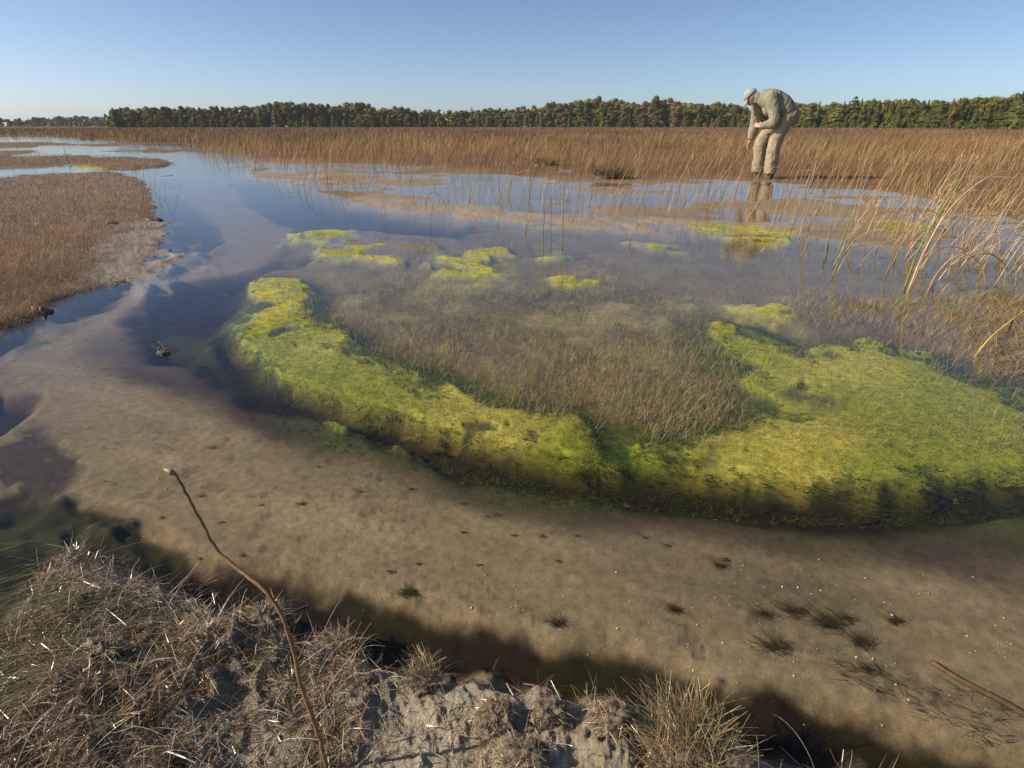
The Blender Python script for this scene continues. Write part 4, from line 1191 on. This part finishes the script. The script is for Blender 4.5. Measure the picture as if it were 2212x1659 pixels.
    spine = [(J(468, 215), .105, .13), (J(520, 225), .145, .20), (J(575, 250), .185, .235), (J(640, 290), .185, .225), (J(690, 340), .165, .205), (J(712, 385), .155, .195)]
    P = catmull(np.array([q[0] for q in spine]), 4); tt = np.linspace(0, 1, len(P)); ts = np.linspace(0, 1, len(spine))
    ra = np.interp(tt, ts, [q[1] for q in spine]); rb = np.interp(tt, ts, [q[2] for q in spine])
    jp.append(loft([(p, a, b) for p, a, b in zip(P, ra, rb)], 22, S))
    jp.append(loft([(J(700, 350), .15, .19), (J(660, 400), .155, .195), (J(620, 432), .13, .17)], 18, S))      # hem in front
    jp.append(ellipsoid(J(560, 300, -.02), np.array([.13, .17, .15])))
    for sh, el, wr in ((shN, elN, wrN), (shF, elF, wrF)):
        jp.append(tb([sh * .75 + J(560, 240, 0) * .25, sh, (sh + el) / 2 + np.array([.012, 0, .02]), el, (el + wr) / 2, wr], [.10, .105, .094, .082, .070, .054], 1.0, 14))
    jp.append(tb([J(478, 190), J(455, 218), J(448, 262, 0)], [.075, .088, .07]))                         # collar
    link("jacket", voxel_mesh("jacket", jp, .010, jk, 1, .0085, 15, (1, 1, .8)), root)
    V, F = loft([(J(470, 200), .082, .088), (J(452, 216), .088, .095), (J(440, 226), .080, .088)], 18, S)
    link("collar", voxel_mesh("collar", [(V, F)], .009, jk, 1, .003, 20), root)
    link("cuff", voxel_mesh("cuff", [tb([wrN * .85 + elN * .15, wrN + (wrN - elN) * .02], [.058, .056])], .008, jk, 1), root)
    link("cuff", voxel_mesh("cuff", [tb([wrF * .85 + elF * .15, wrF + (wrF - elF) * .02], [.058, .056])], .008, jk, 1), root)
    # trousers
    tp = [loft([(J(700, 345), .135, .165), (J(695, 390), .165, .19), (J(670, 425), .15, .18)], 18, S)]
    for hp, kn, an, d in ((hipN, knN, anN, -1), (hipF, knF, anF, 1)):
        tp.append(tb([hp + [.02, 0, .05], hp * .6 + kn * .4, kn, kn * .5 + an * .5, an + [0, 0, .03]], [.125, .122, .106, .104, .098], 1.0, 16))
    tp.append(ellipsoid(J(735, 380, -.02), np.array([.12, .17, .15])))
    link("trousers", voxel_mesh("trousers", tp, .010, tk, 1, .0075, 16, (1.2, 1, .7)), root)
    # boots
    for an in (anN, anF):
        a = an + np.array([0, 0, -.02])
        link("boot", voxel_mesh("boot", [tb([a + [.02, 0, .10], a + [.02, 0, .02], a + [.0, 0, -.04]], [.058, .056, .055]), tb([a + [.06, 0, -.05], a + [-.06, 0, -.055], a + [-.15, 0, -.07]], [.045, .05, .035])], .008, bt, 1), root)
    # cap with brim, hair below it
    up2 = hz * .97 + face_dir * .25; up2 /= np.linalg.norm(up2)
    cz = up2; cx_ = np.cross(S, cz); cx_ = cx_ if cx_ @ face_dir > 0 else -cx_
    cc = headc + cz * .022 - cx_ * .002
    V, F = [], []
    n, m_ = 22, 8
    for i in range(m_ + 1):
        p = i / m_ * math.radians(94)
        for j in range(n):
            t = 2 * math.pi * j / n
            rr = 1 + .02 * math.sin(6 * t)
            V.append(cc + cx_ * .118 * math.sin(p) * math.cos(t) * rr + S * .096 * math.sin(p) * math.sin(t) * rr + cz * (.108 * math.cos(p) - (.012 if i == 0 else 0)))
    for i in range(m_):
        for j in range(n):
            kx = (j + 1) % n; F.append((i * n + j, i * n + kx, (i + 1) * n + kx, (i + 1) * n + j))
    cap = mesh_np("cap", np.array(V), np.array(F), None, cp, True)
    co = link("cap", cap, root)
    sm = co.modifiers.new("thick", 'SOLIDIFY'); sm.thickness = .005
    br = []; bf = []
    nb = 13
    for i in range(6):
        for j in range(nb):
            t = math.radians(-62 + 124 * j / (nb - 1)); q = i / 5
            br.append(cc + cx_ * (.112 * math.cos(t) + .085 * q * math.cos(t * .8)) + S * (.094 * math.sin(t) * (1 - .12 * q)) - cz * (.004 + .045 * q ** 1.2 + .03 * q * math.sin(t) ** 2))
    for i in range(5):
        for j in range(nb - 1):
            bf.append((i * nb + j, i * nb + j + 1, (i + 1) * nb + j + 1, (i + 1) * nb + j))
    bo = link("brim", mesh_np("brim", np.array(br), np.array(bf), None, cp, True), co)
    sm = bo.modifiers.new("thick", 'SOLIDIFY'); sm.thickness = .005
    link("hair", voxel_mesh("hair", [ellipsoid(headc - face_dir * .03 - hz * .005, np.array([.078, .082, .075]), [hx, S, hz])], .008, hr, 1, .004, 60), root)
person()

# ------------------------------------------------------------------ things in the foreground
M_TWIG = blade_mat("brown_twig", .6, .3, 0, vscale=80)
def bent_stem():
    xy = [(705, 1652), (692, 1600), (666, 1525), (648, 1470), (630, 1388), (605, 1322), (566, 1270), (520, 1234), (470, 1190), (430, 1120), (400, 1063), (381, 1028), (372, 1021)]
    pts = [(a, b, y) for (a, b), y in zip(xy, (.503, .506, .512, .518, .528, .54, .555, .572, .59, .605, .615, .622, .623))]
    P = [at_depth(*q) for q in pts]
    z0 = gh(np.array([[P[0][0], P[0][1]]]))[0]
    P[0][2] = min(P[0][2], z0 - .01)
    P = catmull(P, 5); n = len(P)
    rad = np.interp(np.linspace(0, 1, n), [0, .1, .5, .93, 1], [.0028, .0029, .0025, .0020, .0028])
    root = P[0].copy()
    P[2:-2] += np.random.default_rng(3).normal(0, .0004, (n - 4, 3)); rad = rad * np.random.default_rng(4).uniform(.92, 1.10, n)
    V, F, C = tube(P - root, rad, 8, (.24, .125, .055), (.17, .115, .06))
    s = link("bent_stem", mesh_np("bent_stem", V, F, C, M_TWIG, True), label="tall bent brown plant stem standing in the near bank", cat="stem", loc=root)
    tip = P[-1] - root
    V, F, C = tube(np.array([tip, tip + [-.006, .003, .001], tip + [-.013, .004, .003]]), [.0040, .0028, .0008], 6, (.42, .33, .22), (.30, .22, .14))
    link("withered_tip", mesh_np("withered_tip", V, F, C, M_TWIG, True), s)
bent_stem()

M_MUD = solid_mat("wet_dark_mud", (.10, .075, .05), .45, .3, .4, 60, c2=(.20, .155, .105), bump=.6, bscale=120, bdist=.006)
def lumpy(name, r, rad, hgt, n=22, m=9, seed=0, freq=60, amp=.3):
    V = []; F = []
    for i in range(m + 1):
        p = i / m * math.pi * .62
        for j in range(n):
            t = 2 * math.pi * j / n
            V.append([math.sin(p) * math.cos(t), math.sin(p) * math.sin(t), math.cos(p)])
    V = np.array(V)
    k = 1 + amp * fbm(V[:, 0] * 1.0 + 7 * seed, V[:, 1] + V[:, 2] * 1.3, 2.2, 4, seed)
    V = V * k[:, None] * np.array([rad, rad * .85, hgt]); V[:, 2] -= .15 * hgt
    for i in range(m):
        for j in range(n):
            kx = (j + 1) % n; F.append((i * n + j, i * n + kx, (i + 1) * n + kx, (i + 1) * n + j))
    return V, np.array(F)

def hummock(px, py, rad, hgt, label, nbl, seed, cols, up=.5, L=(.012, .04), lift=0.0, curve=(.2, 1.6), w=.0011):
    r = np.random.default_rng(seed)
    q = at(px, py, .02); z = gh(q[None])[0]; q[2] = z + lift
    root = link("grass_hummock", None, label=label, cat="hummock"); root.location = q; root.empty_display_size = .02
    V, F = lumpy("mud", r, rad, hgt, 56, 24, seed=seed, amp=.30)
    V = V * (1 + .10 * fbm(V[:, 0] + V[:, 2], V[:, 1] - V[:, 2], 110, 3, seed))[:, None]
    link("mud_core", mesh_np("mud_core", V, F, None, M_MUD, True), root)
    nbl = int(nbl * (1.5 if rad < .04 else 1.7)); a = r.uniform(0, 6.28, nbl); d = rad * np.sqrt(r.uniform(0, 1, nbl)) * .95
    B = np.column_stack([d * np.cos(a), d * np.sin(a) * .85, hgt * .82 * np.sqrt(np.clip(1 - (d / rad / 1.05) ** 2, 0, 1)) - .1 * hgt])
    c = pick(nbl, cols, seed)
    V, F, C = blades(B, r.uniform(L[0], L[1], nbl) * .75, np.where(r.random(nbl) < .6, r.normal(2.4, .9, nbl), a + r.normal(0, .9, nbl)), np.clip(r.normal(max(up, .35), .4, nbl) + (.75 if up > .6 else .3) * d / rad, 0, 2.1), r.uniform(curve[0], curve[1], nbl), r.uniform(.7, 1.3, nbl) * w, 5, c, c * 1.1, taper=.5, roll=.6)
    g = link("dead_blades", mesh_np("dead_blades", V, F, C, M_WETGRASS), root); g["kind"] = "stuff"
    return root
STRAW = [(.34, .26, .16), (.26, .19, .11), (.20, .14, .08), (.40, .32, .22), (.28, .16, .08)]
GREENISH = STRAW + [(.20, .20, .07), (.16, .17, .06), (.36, .20, .09)]
hummock(1069, 1556, 0.030, 0.021, "muddy dead grass hummock, left of the three standing on the pale mud", 260, 101, STRAW, 1.25)
hummock(1190, 1546, 0.027, 0.019, "ragged dead grass hummock in the middle of the pale mud", 240, 102, STRAW, 1.25, (.012, .045))
hummock(1325, 1562, 0.035, 0.025, "tall rounded dead grass hummock casting a broad shadow to the right", 320, 103, STRAW, 1.25, (.015, .05))
hummock(1480, 1580, 0.048, 0.018, "clump of upright green and red tinged grass at the water's edge", 260, 104, GREENISH, .25, (.04, .11), 0, (0, .9))
hummock(1500, 1640, 0.072, 0.020, "low spread of tangled green brown grass at the bottom edge", 420, 105, GREENISH, .6, (.04, .10), 0, (0, 1.6))
hummock(1600, 1650, 0.034, 0.019, "mud lump with dead grass beside the dark water at the bottom edge", 220, 106, STRAW, 1.25, (.012, .045))
hummock(575, 1345, 0.040, 0.022, "pale curly grass hummock at the bank lip beneath the bent stem", 260, 107, STRAW, .7, (.02, .06), 0, (.5, 2.2))
hummock(735, 1385, 0.025, 0.017, "spiky pale grass hummock at the bank lip right of the bent stem", 200, 108, STRAW, .5, (.03, .07), 0, (.3, 1.8))
hummock(915, 1462, 0.028, 0.015, "small hummock of upright grass at the edge of the dark water", 160, 109, GREENISH, .5, (.03, .07))
hummock(240, 1440, 0.024, 0.028, "dark mud lump sticking out of the flattened grass at the left", 90, 110, STRAW, 1.2, (.02, .05))
hummock(1130, 1650, 0.031, 0.021, "crumbling grass hummock with a deep shadow at the bottom edge", 220, 111, STRAW, 1.25, (.012, .05))

def rear_tussock(px, py, rad, L, label, seed, cols, n=420, w=.004):
    r = np.random.default_rng(seed)
    q = at(px, py, 0); q[2] = gh(q[None])[0]
    root = link("grass_tussock", None, label=label, cat="tussock"); root.location = q
    V, F = lumpy("mud", r, rad, rad * .4, seed=seed)
    link("mud_core", mesh_np("mud_core", V, F, None, M_MUD, True), root)
    a = r.uniform(0, 6.28, n); d = rad * np.sqrt(r.uniform(0, 1, n))
    B = np.column_stack([d * np.cos(a), d * np.sin(a), np.zeros(n)])
    c = pick(n, cols, seed)
    V, F, C = blades(B, r.uniform(.5, 1, n) * L, a, .15 + .6 * d / rad, r.uniform(0, .8, n), w, 4, c, c * 1.1)
    link("blades", mesh_np("blades", V, F, C, M_SEDGE), root)["kind"] = "stuff"
rear_tussock(1322, 386, .25, .32, "dense olive grass tussock left of the person in the rushes", 121, [(.11, .09, .04), (.15, .11, .05), (.09, .09, .03)], 700, .006)
rear_tussock(1180, 358, .25, .3, "smaller dark tussock in the rushes near the centre", 122, [(.12, .09, .04), (.17, .11, .05)], 300, .008)
rear_tussock(2178, 578, .05, .13, "short spiky tussock standing in the water at the right edge", 123, [(.30, .24, .16), (.2, .15, .09)], 60, .003)
rear_tussock(2106, 580, .05, .10, "small muddy tussock in the water behind the looping rush", 124, [(.25, .18, .1), (.15, .1, .06)], 50, .003)
rear_tussock(1390, 888, .03, .05, "small reddish dry tuft standing in the sedge near the centre", 125, [(.36, .22, .14), (.26, .18, .10), (.42, .3, .2)], 70, .0016)

def mud_clod(px, py, rad, hgt, label, seed, z=None):
    q = at(px, py, .0); q[2] = gh(q[None])[0] if z is None else z
    V, F = lumpy("clod", None, rad, hgt, 18, 8, seed, amp=.55)
    return link("mud_clod", mesh_np("mud_clod", V, F, None, M_MUD, True), label=label, cat="mud clod", loc=q)
mud_clod(92, 674, .045, .03, "dark wet mud clod at the tip of the left bank", 131, .0)
mud_clod(45, 692, .04, .016, "flat shiny mud clod beside the left bank tip", 132, .0)
mud_clod(255, 612, .07, .012, "long dark mud clod under the lip of the left bank", 133, -.005)
mud_clod(330, 476, .06, .016, "dark mud clod on the corner of the left bank", 134, .01)
mud_clod(240, 486, .07, .014, "crumbled mud clod between dry sedge and bare mud", 135, .02)
mud_clod(230, 1432, .02, .02, "small black mud clod in the flattened grass", 136)

def debris():
    q = at(352, 762, 0)
    root = link("drift_clump", None, label="small clump of twigs and mud sticking out of the dark pool", cat="drift clump"); root.location = q
    V, F = lumpy("m", None, .022, .014, 18, 8, 141, amp=.5)
    link("mud_core", mesh_np("mud_core", V, F, None, M_MUD, True), root)
    k = 1.3 / 1229
    for p in ([(-2, 4, 0), (-14, 2, 10), (-22, 0, 20), (-27, 0, 23)], [(2, 0, 0), (6, 0, 14), (2, 0, 28), (-2, 0, 34), (-6, 0, 30)], [(-6, 0, 2), (-10, -4, 14), (-6, 0, 18)], [(4, 0, 0), (16, -4, 6), (24, 0, 5)], [(2, 0, 2), (10, 4, 12), (14, 4, 12)]):
        P = catmull(np.array(p) * k * 1.3, 4)
        V, F, C = tube(P, np.linspace(.0022, .0010, len(P)), 5, (.34, .19, .08), (.38, .30, .16))
        link("twig", mesh_np("twig", V, F, C, M_TWIG, True), root)
debris()

M_WEED = blade_mat("submerged_weed", .6, .2, .1, vscale=60)
def weed(px, py, size, n, label, seed, flow=2.72, cols=((.075, .06, .025), (.05, .042, .02), (.10, .08, .032)), name="weed_tuft", group=None):
    r = np.random.default_rng(seed)
    q = at(px, py, -.06); z = gh(q[None])[0]; q = at(px, py, z); q[2] = gh(q[None])[0]
    n = n * 3
    B = np.column_stack([r.normal(0, size * .30, n), r.normal(0, size * .16, n), r.uniform(0, .12, n) * size])
    c = pick(n, cols, seed, .35)
    L = r.gamma(2.2, .24, n) * size
    V, F, C = blades(B, L, r.normal(flow, .42, n), r.uniform(1.15, 1.56, n), r.normal(0, .25, n), r.uniform(.0005, .0015, n), 4, c, c)
    return link(name, mesh_np(name, V, F, C, M_WEED), label=label, cat="water weed", group=group, loc=q)
weed(1725, 1325, .045, 60, "dark weed tuft on the pale bed with a stem trailing left", 151)
weed(1800, 1352, .055, 90, "largest dark weed tuft on the pale bed at the right", 152)
weed(1838, 1340, .035, 40, "slim weed tuft right of the largest one", 153)
weed(1865, 1395, .040, 70, "round blackish weed tuft on the pale bed", 154, 1.6)
weed(1692, 1402, .050, 70, "olive weed tuft with long trailing stems near the bank", 155)
weed(1660, 1332, .035, 45, "thin weed tuft with twigs on the pale bed", 156)
weed(1940, 1310 + 35, .03, 40, "small weed tuft beside the white shells at the right", 157)
weed(1885, 1450, .04, 50, "weed tuft trailing towards the dark bank edge", 158)
weed(1465, 1322, .03, 50, "spiky weed tuft alone in the middle of the bed", 159)
weed(1210, 1350, .03, 45, "brown weed tuft near the dark bank edge", 160)
weed(1560, 1225, .028, 40, "weed tuft crowned with a white shell", 161)
weed(1575, 1210, .02, 20, "tiny weed tuft next to the shell topped one", 162)
weed(890, 1283, .032, 90, "bright olive weed cushion on the bed near the bank", 163, cols=((.09, .10, .012), (.07, .085, .012)))
weed(655, 1090, .02, 25, "small dark weed tuft left of centre on the bed", 164)
weed(1370, 1100, .04, 60, "dark weed clump on the edge under the algae", 165)
weed(1680, 1105, .05, 80, "blackish weed clump beneath the algae at the right", 166)
weed(1050, 1035, .035, 50, "dark weed clump under the algae left of centre", 167)
for i, (a, b) in enumerate([(1960, 1480), (1930, 1500), (1990, 1520), (2030, 1510), (2060, 1560), (2100, 1540), (2120, 1580), (2150, 1560), (2180, 1600), (1900, 1490), (1850, 1470), (2010, 1545), (1820, 1440), (2090, 1500), (2180, 1540), (2140, 1610)]):
    weed(a, b, .045, 9, "thin dark weed strand swept along the bed near the right corner", 170 + i, group="weed strands near the right corner")
for i in range(26):
    rr = np.random.default_rng(300 + i)
    weed(rr.uniform(150, 1500), rr.uniform(950, 1250), rr.uniform(.008, .02), 14, "tiny dark weed scrap lying on the pale stream bed", 200 + i, group="weed scraps on the stream bed")

def sunken_stick():
    P = [at(x, y, z) for x, y, z in ((2010, 1428, -.045), (2070, 1466, -.045), (2140, 1502, -.045), (2230, 1552, -.045))]
    P = catmull(P, 5)
    V, F, C = tube(P - P[0], np.linspace(.004, .006, len(P)), 7, (.16, .10, .05), (.11, .08, .05))
    link("sunken_stick", mesh_np("sunken_stick", V, F, C, M_TWIG, True), label="thin brown stick lying under water at the right edge", cat="stick", loc=P[0])
    P = [at(x, y, z) for x, y, z in ((1800, 1130, -.09), (1850, 1135, -.085), (1900, 1126, -.08))]
    P = catmull(P, 4)
    V, F, C = tube(P - P[0], .004, 6, (.03, .022, .018))
    link("sunken_stick", mesh_np("sunken_stick", V, F, C, M_TWIG, True), label="black stick lying on the bed under the green algae edge", cat="stick", loc=P[0])
sunken_stick()

M_SHELL = solid_mat("bleached_shell", (.72, .68, .58), .4, .4, .15, 200)
def shells():
    r = np.random.default_rng(401)
    meshes = []
    for v in range(4):
        n = 8; V = []; F = []
        prof = [(0, .9), (.55, .8), (.95, .45), (1.0, .2), (.8, 0)]
        for k, (rr, z) in enumerate(prof):
            for j in range(n):
                t = 2 * math.pi * j / n; V.append((rr * math.cos(t) * (1.15 + .1 * v), rr * math.sin(t) * (.85 + .1 * math.cos(t)), z * (.8 + .25 * (v % 2))))
        for k in range(len(prof) - 1):
            for j in range(n):
                q = (j + 1) % n; F.append((k * n + j, k * n + q, (k + 1) * n + q, (k + 1) * n + j))
        meshes.append(mesh_np("snail_shell", np.array(V) * .0022, np.array(F)[:, ::-1], None, M_SHELL, True))
    P = scatter_px(1500, 250, 2212, 960, 1520, 402)
    p = P[:, :2]
    w = mask(p, MARLCORE, .2, .05, 4, 2) * (1 - mask(p, TROUGH, .05, .02, 9, 1)) * np.clip(.35 + .5 * fbm(p[:, 0], p[:, 1], 2.2, 3, 5) + .4 * sstep(.1, .7, p[:, 0]), 0, 1)
    P = P[keep(P, w, 403)][:285]; z = gh(P)
    for i, q in enumerate(P):
        o = link("snail_shell", meshes[i % 4], label="tiny white snail shell lying on the pale stream bed", cat="shell", group="white shells on the stream bed")
        o.location = (q[0], q[1], z[i] + .0005); o.rotation_euler = (r.normal(0, .4), r.normal(0, .4), r.uniform(0, 6.28)); s = r.gamma(2.2, .16) + .15; o.scale = (s, s, s)
shells()
def haze():
    x, y0, y1, z0, z1 = 900, -40, 900, -2.0, 30
    V = [(-x, y0, z0), (x, y0, z0), (x, y1, z0), (-x, y1, z0), (-x, y0, z1), (x, y0, z1), (x, y1, z1), (-x, y1, z1)]
    F = [(3, 2, 1, 0), (4, 5, 6, 7), (0, 1, 5, 4), (1, 2, 6, 5), (2, 3, 7, 6), (3, 0, 4, 7)]
    m, nt, out = new_mat("thin_air")
    v = nd(nt, "ShaderNodeVolumePrincipled"); v.inputs["Color"].default_value = (.90, .94, 1, 1); v.inputs["Density"].default_value = HAZE
    nt.links.new(v.outputs[0], out.inputs["Volume"])
    link("haze", mesh_np("haze", V, F, None, m), label="thin pale haze over the marsh and far woods", cat="haze", kind="stuff")
HAZE = 0.00015
haze()
print("objects", len(bpy.data.objects), "tris", sum(len(o.data.loop_triangles) if False else len(o.data.polygons) * 2 for o in bpy.data.objects if o.type == 'MESH'))
